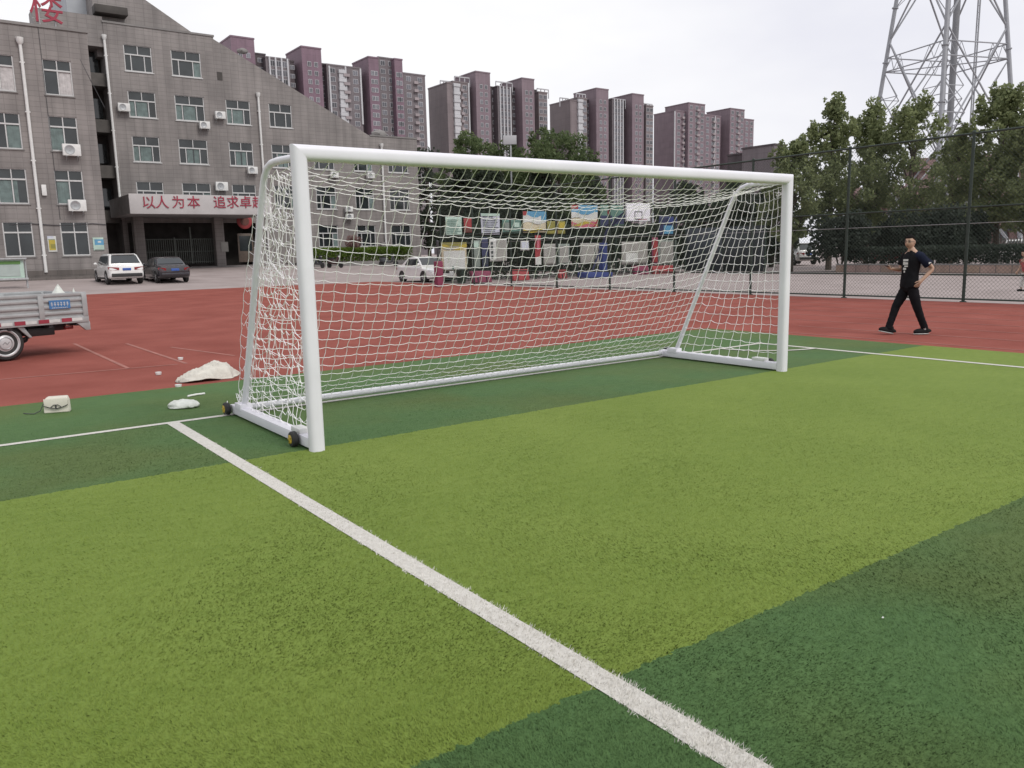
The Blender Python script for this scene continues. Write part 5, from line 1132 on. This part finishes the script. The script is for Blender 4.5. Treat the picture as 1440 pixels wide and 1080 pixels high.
def tree(label, loc, h, wd, m, base=.22, n=26, leaf=.15, per=700, tips=0, group=None, trunk=.16, seed=1, round_=False):
    lr = np.random.default_rng(seed); t = thing('tree', label, 'tree', loc, group)
    cl = []; limbs = []
    env = lambda f: wd*max(.14, (1-(max(0,f-.30)/.72)**1.6))*min(1, .5+f*1.8)
    if round_: env = lambda f: wd*math.sqrt(max(.03, 1-((f-.52)/.52)**2))
    n2 = int(n*2.6)
    for k in range(n2):
        f = (k+.5)/n2; z = h*(base+(.96-base)*f)
        a = k*2.4+lr.random()*1.4; ro = env(f)*math.sqrt(lr.random())*.88; c = (ro*math.cos(a), ro*math.sin(a), z+lr.normal(0,.025*h)); r = wd*(.15+.17*lr.random())*(1-.3*f)
        cl.append((c, r)); limbs.append(c)
    for k in range(tips*2):
        a = lr.random()*6.28; f = .45+.52*lr.random(); ro = env(f)*(.75+.35*lr.random()); z = h*(base+(.98-base)*f); rr = .16+.16*lr.random()
        for j in range(4): cl.append(((ro*math.cos(a)+.05*j*lr.normal(), ro*math.sin(a)+.05*j*lr.normal(), z+j*.26), rr*(1.25-.25*j)+.05))
    P, Nn = crown_pts(cl, per/ (1)); me = leaves_mesh(P, Nn, leaf, m, 'crown'); o = bpy.data.objects.new('crown', me); COL.objects.link(o); o.parent = t
    b = MB(); b.tube([(0,0,-.1),(.03,.02,h*.2),(-.04,.05,h*.5),(.02,0,h*.88)], [trunk*1.25,trunk,trunk*.6,trunk*.15], 9)
    for c in limbs[::3]: z0 = max(h*.15, c[2]-h*.16); b.tube([(0,0,z0),(c[0]*.5,c[1]*.5,(z0+c[2])/2+.1),c], [trunk*.42,trunk*.28,trunk*.08], 5)
    b.build('trunk', M_bark, t); return t
def Dp(px, py, d): v = ray(px,py); return CAM + v*d
grp = 'trees behind the court'
for k, (px, ty, d, wd, lb) in enumerate(((1112,196,50,2.2,'bushy tree just right of the goal corner, lowest of the row'), (1166,140,52,2.6,'pointed tree rising above fence rail, first tall one right of goal'), (1218,150,55,2.5,'slim pointed tree between the two tall ones left of the pylon'), (1276,138,52,2.9,'broad airy tree in front of the pylon left leg'), (1400,122,49,3.1,'tall tree in front of the pylon right leg'), (1338,190,56,2.0,'thin low tree standing between the pylon legs'), (1452,165,46,2.6,'tree cut by the right edge of the photo'))):
    p = Dp(px, 345, d); g = gz(p.y); zt = Dp(px, ty, d).z
    tree(lb, (p.x,p.y,g), zt-g, wd, M_lf_r, base=.27 if k != 5 else .35, n=24 if k != 3 else 20, leaf=.115, per=520 if k not in (3,5) else 330, tips=9, group=grp, seed=20+k)
grp = 'dark trees behind the court end'
for k, (px, ty, d, wd, m, lb) in enumerate(((662,191,66,3.1,M_lf_g,'dark green round tree left of the sign box above the crossbar'), (703,207,64,2.5,M_lf_g,'lighter green tree right below the sign box'), (738,208,66,2.6,M_lf_g,'small light green tree right of the sign box'), (788,183,62,3.5,M_lf_g,'largest green tree above the middle of the crossbar'), (604,210,78,2.3,M_lf_d,'small dark tree at the right end of the school'),
        (652,234,60,2.6,M_lf_d,'dark tree behind mint notice sheet'), (690,238,62,3.4,M_lf_d,'dark tree behind lavender notice sheet'), (760,240,62,3.4,M_lf_d,'dark tree behind sky poster with red corner'), (830,246,63,3.4,M_lf_d,'dark tree behind the bright swoosh poster'), (965,258,66,3.2,M_lf_d,'dark tree behind the basketball backboard'), (1030,258,64,3.2,M_lf_d,'dark tree behind the wind screens'), (1085,250,62,2.6,M_lf_d,'dark tree behind the right goal post'))):
    p = Dp(px, 350, d); g = gz(p.y); zt = Dp(px, ty, d).z
    tree(lb, (p.x,p.y,g), zt-g, wd, m, base=.12, n=26, leaf=.13, per=480 if k > 4 else 360, tips=5 if k < 5 else 3, group=grp, seed=50+k, round_=k < 5)
def hedge(name, label, cat, x0, x1, y0, y1, z0, z1, m, dens, leaf, kind=None, lump_=.12):
    A = (x1-x0)*(y1-y0)+2*((x1-x0)+(y1-y0))*(z1-z0); n = int(A*dens); P = np.empty((n,3)); P[:,0] = x0+(x1-x0)*rng.random(n); P[:,1] = y0+(y1-y0)*rng.random(n); P[:,2] = z0+(z1-z0)*rng.random(n)**.55
    top = z1-lump_*(.5+.5*np.sin(P[:,0]*2.1+P[:,1]*1.3)*np.cos(P[:,0]*.9-P[:,1]*2.2)); P[:,2] = np.minimum(P[:,2], top+rng.normal(0,.05,n)); P[:,1] += .05*np.sin(P[:,0]*5); 
    me = leaves_mesh(P, np.tile([0,-.3,.5],(n,1)), leaf, m, 'foliage'); t = thing(name, label, cat, ((x0+x1)/2,(y0+y1)/2,z0)); me.transform(Matrix.Translation(-t.location)); o = bpy.data.objects.new('foliage', me); COL.objects.link(o); o.parent = t
    b = MB(); rr = random.Random(4)
    for k in range(int(((x1-x0)+(y1-y0))*1.6)):
        x, y = x0+(x1-x0)*rr.random(), y0+(y1-y0)*rr.random(); b.tube([(x,y,z0-.05),(x+rr.uniform(-.2,.2),y+rr.uniform(-.2,.2),z0+(z1-z0)*.75)], [.03,.012], 5)
    b.build('stem', M_bark, t, world=True); return t
hedge('hedge', 'bright green hedge in the planter before the school', 'hedge', PX0+.25, PX1+1.3, 55.3, 57.0, 1.0, 2.28, M_lf_h, 260, .075)
hedge('hedge', 'tall dark hedge behind the bannered court end fence', 'hedge', 22.6, 40.5, 33.0, 34.6, 0.0, 3.3, M_lf_d, 130, .13, lump_=.4)
def bush(label, px, py, d, rx, rz_, m, leaf, per, name='shrub', z0=None, fl=False):
    p = Dp(px,py,d); t = thing(name, label, 'shrub', (p.x,p.y,z0 if z0 is not None else gz(p.y)+.35)); cl = []
    lr = np.random.default_rng(int(px))
    for k in range(16): a = k*2.4; f = (k+.5)/16; ro = rx*.62*math.sqrt(lr.random()); cl.append(((ro*math.cos(a),ro*math.sin(a),rz_*(.25+.62*f*(1-.35*(ro/rx)**2))), rx*.42))
    P, Nn = crown_pts(cl, per); k = P[:,2] > .02; me = leaves_mesh(P[k], Nn[k], leaf, m, 'foliage'); o = bpy.data.objects.new('foliage', me); COL.objects.link(o); o.parent = t
    b = MB(); 
    for k in range(5): b.tube([(.05*k-.1,.04*(k%2),-.4 if z0 is None else -.05),(math.cos(k*1.3)*rx*.4,math.sin(k*1.3)*rx*.4,rz_*.6)], [.05,.015], 6)
    b.build('stem', M_bark, t)
q = on(497,350,1,56.0); bush('pink flowering shrub behind the bright hedge', 497,350,(q-CAM).dot(wv), .75, 1.5, M_lf_p, .06, 900, z0=gz(56)+1.0)
# right side: tiled planter, clipped shrubs, hedge
PXr = 41.0
M_ptile = tile_mat('planter_tile', (.28,.20,.15), (.30,.21,.19), (.10,.085,.08), .75, .9, .02, 0, .3)
b = MB(); b.box((PXr,-6,-.2),(PXr+.25,21.0,.40)); o = b.build('wall', M_ptile, None, smooth=False); tag(o, 'low tan tiled planter wall beyond the court', 'planter wall'); o.name = 'planter_wall'
b = MB(); b.box((PXr-.02,-6,.404),(PXr+.3,21.0,.47)); b.build('coping', M_conc, o, smooth=False)
b = MB(); b.box((PXr+.252,-6,-.1),(PXr+3.5,21.0,.34)); tag(b.build('planter_soil', mat('soil', (.06,.045,.035), .95, .3, 4, .5, 20), None), kind='structure')
hedge('hedge', 'long dark clipped hedge above the tiled planter wall', 'hedge', PXr+.35, PXr+1.9, -6, 20.3, .34, 1.42, M_lf_s, 150, .09, lump_=.1)
bush('large round dark shrub behind the fence right of the goal', 1184,340,48, 2.05, 3.1, M_lf_s, .12, 420)
bush('dark shrub left of the walking man behind the hedge', 1243,330,58, 2.4, 3.9, M_lf_s, .12, 330)
bush('wide dark evergreen shrub behind the walking man', 1312,335,46, 2.3, 3.2, M_lf_s, .12, 380); bush('dark evergreen shrub right of the wide one', 1362,335,47, 1.5, 3.0, M_lf_s, .12, 420)
# white picket fence and things past it
pf = thing('picket_fence', 'white picket fence glimpsed behind the dark hedge', 'fence', (52,10,gz(12)))
b = MB()
for k in range(150): y = -8+k*.17; b.box((-.02,y-10,0),(.02,y+.07-10,1.75))
b.build('pickets', C['gry'], pf, smooth=False); b = MB(); b.box((.022,-18,.4),(.06,7.6,.5)); b.box((.022,-18,1.35),(.06,7.6,1.45)); b.build('rails', C['gry'], pf)
for k in range(8):
    b = MB(); b.box((-.06,-18.2+k*3.6,0),(.06,-18.08+k*3.6,1.95)); b.build('post', C['gry'], pf)
p = Dp(1424,352,60); car('white hatchback behind the hedge at the right edge', (p.x,p.y,.0), R(125), M_cwhite, 2.1, .88, True, None)
p = Dp(1120,358,66); car('white van-like car parked between right post and round shrub', (p.x,p.y,.1), R(60), M_cwhite, 2.2, .9, True, None)
p = Dp(1250,352,66); car('dark red car glimpsed left of the walking man', (p.x,p.y,.0), R(110), car_mat('car_red', (.12,.02,.02)), 2.2, .88, False, None)

# pink arcaded houses on the right
M_pink = mat('pink_render', (.36,.25,.24), .85, .14, .6, detail=8); M_maroon = mat('maroon_paint', (.11,.05,.045), .6, .15, 3)
def arched(label, p, rz, w_, h_, nb_, fl):
    t = thing('arcaded_house', label, 'building', (p.x,p.y,gz(p.y)), rz=rz)
    b = MB(); b.box((-w_/2,0,0),(w_/2,9,h_)); wl = b.build('wall', M_pink, t, smooth=False)
    b = MB(); b.box((-w_/2-.3,-.5,h_),(w_/2+.3,9.4,h_+.35)); b.prism([(-w_/2-.2,-.4,h_+.352),(-w_/2-.2,9.3,h_+.352),(-w_/2-.2,4.5,h_+2.0)], (w_+.4,0,0)); b.build('roof', M_maroon, t, smooth=False)
    for f in range(fl):
        for k in range(nb_):
            x = -w_/2+w_*(k+.5)/nb_; z = .9+3.3*f; a = .75
            poly = [(x-a,-.03,z),(x+a,-.03,z)]+[(x+a*math.cos(i*math.pi/10),-.03,z+1.3+a*math.sin(i*math.pi/10)) for i in range(11)]
            b = MB(); b.prism(poly, (0,.05,0)); wd_ = b.build('window', M_glass, t, smooth=False)
            b = MB(); b.tube([(q[0],q[1]-.02,q[2]) for q in poly]+[(poly[0][0],-.05,poly[0][2])], .09, 5); b.tube([(x,-.06,z),(x,-.06,z+1.9)], .05, 4); b.build('frame', M_maroon, wd_)
        b = MB(); b.box((-w_/2,-.25,3.2*f+3.05),(w_/2,-.003,3.2*f+3.35)); b.build('cornice', M_maroon, t)
    for k in range(nb_+1):
        x = -w_/2+w_*k/nb_; b = MB(); b.box((x-.22,-.22,0),(x+.22,-.004,h_-.01)); b.build('pilaster', M_maroon, t)
    b = MB(); b.box((-w_/2,-1.6,2.7),(w_/2,-.26,2.85)); b.build('awning', C['slate'], t)
p = Dp(1432,350,92); arched('pink house with arched maroon windows at the right edge', p, R(-55), 22, 9.6, 6, 2)
p = Dp(1275,350,105); arched('far pink house glimpsed between the trees left of the pylon pole', p, R(-50), 12, 6.6, 4, 2)
p = Dp(1125,350,120); 

# ------------------------------------------------------------------ lattice pylon
def pylon():
    c = Dp(1314,330,80); t = thing('lattice_pylon', 'tall grey steel lattice pylon rising behind the trees', 'pylon', (c.x,c.y,gz(c.y)))
    m = mat('pylon_grey_steel', (.30,.31,.335), .5, .08, 2); rz = R(-19)
    def hw(z): return 7.45-.12*z
    def cn(k, z): a = rz+math.pi/4+k*math.pi/2; h = hw(z)*1.0; return Vector((h*math.cos(a), h*math.sin(a), z))
    Z = [0, 10.2, 21.0, 30.5, 39]
    for k in range(4):
        b = MB(); b.tube([cn(k,0), cn(k,39)], [.22,.17], 10)
        for z in np.arange(4,38,5.0): b.lathe(cn(k,z),(cn(k,39)-cn(k,0)),[(0,.30),(.10,.30)],10)
        b.build('leg', m, t)
    for k in range(4):
        b = MB(); k2 = (k+1)%4
        for i in range(4):
            r = .085 if i < 3 else .075; b.tube([cn(k,Z[i]), cn(k2,Z[i+1])], r, 6); b.tube([cn(k2,Z[i]), cn(k,Z[i+1])], r, 6)
        for z in (19.5, 18.2): b.tube([cn(k,z), cn(k2,z)], .06, 6)
        A, B = cn(k,18.2), cn(k2,18.2); A2, B2 = cn(k,19.5), cn(k2,19.5)
        for i in (0,1,4,5): u = i/6; b.tube([A.lerp(B,u), A2.lerp(B2,u+1/12)], .03, 4); b.tube([A2.lerp(B2,u+1/12), A.lerp(B,u+1/6)], .03, 4)
        for e in (0,1):
            q = cn(k,14.8).lerp(cn(k2,14.8), .12 if e == 0 else .88); b.tube([cn(k if e==0 else k2,14.8), q], .05, 4)
        a, bb_ = cn(k,13.2), cn(k2,13.2); ma = a.lerp(bb_, .32); mb_ = a.lerp(bb_, .68); b.tube([a, ma], .06, 5); b.tube([bb_, mb_], .06, 5)
        for e, mm in ((k,ma),(k2,mb_)): b.tube([mm, cn(e,16.2)], .05, 4); b.tube([mm, cn(e,10)], .05, 4)
        for z0_, z1_ in ((10.2,15.6),(21,25.7)):
            a, bb_ = cn(k,z1_), cn(k2,z1_); q0, q1 = a.lerp(bb_,.5), cn(k,z0_); b.tube([a, a.lerp(bb_,.30)], .045, 4); b.tube([bb_, bb_.lerp(a,.30)], .045, 4)
            b.tube([a.lerp(bb_,.30), cn(k,(z0_+z1_)/2+.6)], .04, 4); b.tube([bb_.lerp(a,.30), cn(k2,(z0_+z1_)/2+.6)], .04, 4); b.tube([a.lerp(bb_,.30), cn(k,z1_+2.6)], .04, 4); b.tube([bb_.lerp(a,.30), cn(k2,z1_+2.6)], .04, 4)
        b.build('brace', m, t)
    for (u, v) in ((0,2),(1,3)):
        for zc_ in (18.2, 25.7):
            b = MB(); b.tube([cn(u,zc_), cn(v,zc_)], .055, 5); b.build('cross_tie', m, t)
    b = MB(); b.tube([(.75,-.45,0),(.75,-.45,39)], .30, 14); b.build('central_pole', mat('pole_grey', (.21,.215,.23), .5, .1, 1), t)
    b = MB()
    for s in (-.2,.2): b.tube([(2.6+s,-1.6,0),(2.6+s,-1.6,39)], .07, 5)
    for k in range(60): b.tube([(2.4,-1.6,.6*k+2),(2.8,-1.6,.6*k+2)], .025, 4)
    b.build('ladder', m, t)
pylon()

# ------------------------------------------------------------------ apartment blocks far behind
M_ap = tile_mat('apartment_mauve', (.172,.108,.142), (.188,.120,.156), (.145,.092,.12), 3.0, 2.9, .06, 0, .18); M_ap2 = tile_mat('apartment_brown', (.180,.148,.154), (.195,.162,.167), (.15,.125,.13), 3.0, 2.9, .06, 0, .16)
M_ap3 = tile_mat('apartment_grey', (.150,.128,.138), (.165,.142,.152), (.12,.103,.112), 3.0, 2.9, .06, 0, .16)
M_ap4 = tile_mat('apartment_taupe', (.190,.140,.164), (.206,.155,.178), (.16,.12,.138), 3.0, 2.9, .06, 0, .16)
M_apw = mat('apartment_white', (.46,.46,.48), .7, .08, .3); M_apg = mat('apartment_glass', (.10,.10,.115), .2, .7, .12); M_apd = mat('apartment_recess', (.072,.058,.064), .8, .3, .2)
M_app = mat('apartment_pale_panel', (.30,.26,.27), .8, .1, .2)
YT = 269.0
def apt(label, mats_, secs, strips=(), whites=(), frames=()):
    """secs: (px0, px1, py_top, setback, kind) on planes y=YT+setback; kind w windowed, t blank tower with slit windows, r recess, v vertical white fins"""
    xl = on(secs[0][0],200,1,YT).x
    t = thing('apartment_block', label, 'building', (xl,YT,1.0)); n_w = 0; WN = []; BL = []
    for i, (p0, p1, py, sb, kind, dep) in enumerate(secs):
        Y = YT+sb; a = on(p0,(py+340)/2,1,Y).x; d = on(p1,(py+340)/2,1,Y).x; zt = on((p0+p1)/2,py,1,Y).z
        m = {'w': mats_[0], 't': mats_[1], 'r': M_apd, 'v': M_ap3, 's': mats_[0]}[kind]
        b = MB(); b.box((a,Y,1.0),(d,Y+dep,zt)); b.build('tower' if kind == 't' else 'wall', m, t, world=True, smooth=False)
        b = MB(); b.box((a-.15,Y-.15,zt+.003),(d+.15,Y+dep+.15,zt+.5)); b.build('parapet', m, t, world=True, smooth=False)
        fl = int((zt-6)/2.9)
        zl0 = 22.0 if YT > 0 else 0     # lower floors hide behind trees and goal
        for f in range(fl):
            z = zt-2.4-2.9*f - (3.5 if kind == 't' else 0)
            if z < 20: break
            wdt = d-a
            if kind == 'w' and (f % 1 == 0) and wdt > 7:
                BL.append((a+wdt*.46, d-wdt*.36, Y, z-.9))
            if kind == 'w':
                k = max(2, int(wdt/3.3))
                for j in range(k): x = a+wdt*(j+.5)/k; WN.append((x-.85,x+.85,Y,z,z+1.5))
            elif kind == 't':
                for j in (.36,.70): x = a+wdt*j; WN.append((x-.55,x+.55,Y,z,z+1.4))
            elif kind == 'r':
                x = (a+d)/2; WN.append((x-.8,x+.8,Y,z,z+1.2))
        if kind == 'v':
            k = 4
            for j in range(k):
                x = a+(d-a)*(j+.6)/k; b = MB(); b.box((x-.25,Y-.5,8),(x+.25,Y-.003,zt+.4)); b.build('fin', M_apw, t, world=True)
            for f in range(fl):
                z = zt-2.4-2.9*f
                if z < 20: break
                for j in range(k-1): x = a+(d-a)*(j+1.1)/k; WN.append((x-.7,x+.7,Y,z,z+1.7))
    for (px, p0, p1, sb) in whites:
        Y = YT+sb-.4; x = on(px,200,1,Y).x; z1 = on(px,p0,1,Y).z; z0 = max(2, on(px,p1,1,Y).z); b = MB(); b.box((x-.28,Y,z0),(x+.28,Y+.39,z1)); b.build('fin', M_apw, t, world=True)
    for (p0, p1, py0, py1, sb) in strips:      # pale balcony column
        Y = YT+sb-.9; a, d = on(p0,200,1,Y).x, on(p1,200,1,Y).x; z1 = on(p0,py0,1,Y).z
        z = z1
        b = MB()
        while z > 18: b.box((a,Y,z-1.15),(d,Y+.89,z)); b.box((a+.2,Y+.3,z-2.8),(d-.2,Y+.89,z-1.153)); z -= 2.9
        b.build('balcony_stack', M_apw, t, world=True, smooth=False)
    for (p0, p1, py, sb) in frames:            # roof pergola
        Y = YT+sb; a, d = on(p0,py+8,1,Y).x, on(p1,py+8,1,Y).x; z1 = on(p0,py,1,Y).z; z0 = on(p0,py+10,1,Y).z; b = MB(); n = max(3, int((d-a)/2.4))
        for k in range(n+1): x = a+(d-a)*k/n; b.box((x-.15,Y+.2,z0-.5),(x+.15,Y+.5,z1))
        b.box((a,Y+.1,z1+.003),(d,Y+.6,z1+.4)); b.build('roof_frame', M_apw, t, world=True)
    b = MB()
    for k, (x0, x1, Y, z) in enumerate(BL):
        if k < 60: bb = MB(); bb.box((x0,Y-.9,z),(x1,Y-.004,z+.12)); bb.box((x0,Y-.9,z+.123),(x1,Y-.82,z+1.0)); bb.build('balcony', M_app, t, world=True, smooth=False)
    # individual windows nearest the roof, the rest as one part
    WN.sort(key=lambda w_: -w_[4]); 
    def wmb(b, w_): 
        x0,x1,Y,z0,z1 = w_; b.box((x0-.12,Y-.10,z0-.12),(x1+.12,Y-.004,z1+.12), 1); b.box((x0,Y-.13,z0),((x0+x1)/2-.05,Y-.101,z1), 0); b.box(((x0+x1)/2+.05,Y-.13,z0),(x1,Y-.101,z1), 0)
    for w_ in WN[:98]: b = MB(); wmb(b, w_); b.build('window', [M_apg, M_apw], t, world=True, smooth=False)
    b = MB()
    for w_ in WN[98:]: wmb(b, w_)
    if len(WN) > 98: tag(b.build('window_rows', [M_apg, M_apw], t, world=True, smooth=False), kind='stuff')
    return t
apt('long mauve apartment block rising behind the sloping school roof', (M_ap3, M_ap), [(335,367,55,0,'t',14),(367,382,78,4,'r',10),(382,415,84,1,'v',12),(415,421,88,4,'r',8),(432,459,69,0,'t',14),(459,466,92,4,'r',8),(466,513,95,1.5,'w',12),(524,538,82.5,0,'t',13),(538,560,83.5,2.5,'w',11),(560,571,85,0,'t',13),(571,602,106,1.5,'w',12)], strips=((482,491,98,0,1.5),), whites=((469,93,180,1.5),(491.5,94,180,1.5),(512,97,175,1.5)))
apt('brown apartment block with white roof frames above the left crossbar', (M_ap2, M_ap4), [(632,640,118,1,'s',14),(640,662,117,1,'w',12),(662,671,120,4,'r',9),(672,692,103,-1,'t',15),(692,702,124,4,'r',8),(702,721,123.5,1,'v',12),(721,729,125,4,'r',8),(736,753,112,-1,'t',15),(753,757,128,4,'r',8),(759,771,131,1,'w',12)], strips=((641,650,117,0,1),), frames=((620,634,114,6),(640,661,108,2),(698,721,115,2),(756,772,125,2)), whites=((661.5,117,320,1),))
apt('second brown apartment block above the middle of the crossbar', (M_ap2, M_ap4), [(803,813,142,1,'s',14),(813,826,139,1,'w',12),(826,832,142,4,'r',9),(839,856,126,-1,'t',15),(856,861,142,4,'r',8),(861,877,141,1,'v',12),(877,884,142,4,'r',8),(889,905,133.5,-1,'t',15),(905,908,147,4,'r',8),(908,918,149.5,1,'w',12)], strips=((814,821,139,0,1),), frames=((788,800,138,6),(811,824,132,2),(861,880,139,2),(906,918,146,2)))
apt('mauve apartment block farthest right above the crossbar', (M_ap4, M_ap4), [(949,967,157,1,'w',14),(967,990,146.5,-1,'w',15),(990,1012,163,1,'w',12),(1025,1045,154,-1,'w',15),(1045,1058,168.5,1,'w',12)], whites=((949,156,320,1),(1005.5,163,320,1)), strips=())
for nm, lb, px0, px1, py, d in (('low_block','low dark block between the far apartments and the trees',1066,1088,214,300), ('low_block','taller dark block touching the trees right of the goal',1089,1112,204,290)):
    a = Dp(px0,py,d); c = Dp(px1,py,d); t = thing(nm, lb, 'building', (a.x,a.y,1.0)); b = MB(); b.box((a.x,a.y,1.0),(a.x+(c-a).length*1.2,a.y+14,a.z)); b.build('wall', M_apd if py > 210 else M_ap3, t, world=True, smooth=False); b = MB(); b.box((a.x-.3,a.y-.3,a.z+.003),(a.x+(c-a).length*1.2+.3,a.y+14.3,a.z+.6)); b.build('parapet', M_apd, t, world=True)
    for f in range(4):
        for k in range(3): b = MB(); x = a.x+1.4+k*2.6; z = a.z-2.6-3*f; b.box((x,a.y-.05,z),(x+1.4,a.y+.02,z+1.4)); b.build('window', M_apg, t, world=True, smooth=False)
# billboard over the trees
p = Dp(717,197,61); bl = thing('sign_box', 'small white sign box on a pole among the green trees above the crossbar', 'sign', (p.x,p.y,1.0)); z = p.z-1.0
b = MB(); b.box((-.50,-.12,z-.33),(.50,.12,z+.33)); b.build('panel', M_apw, bl, bevel=.03, loc=None); b = MB(); b.tube([(.05,.0,0),(.05,.0,z-.335)], .07, 10); b.build('pole', M_galv, bl); bl.rotation_euler = (0,0,R(-36))
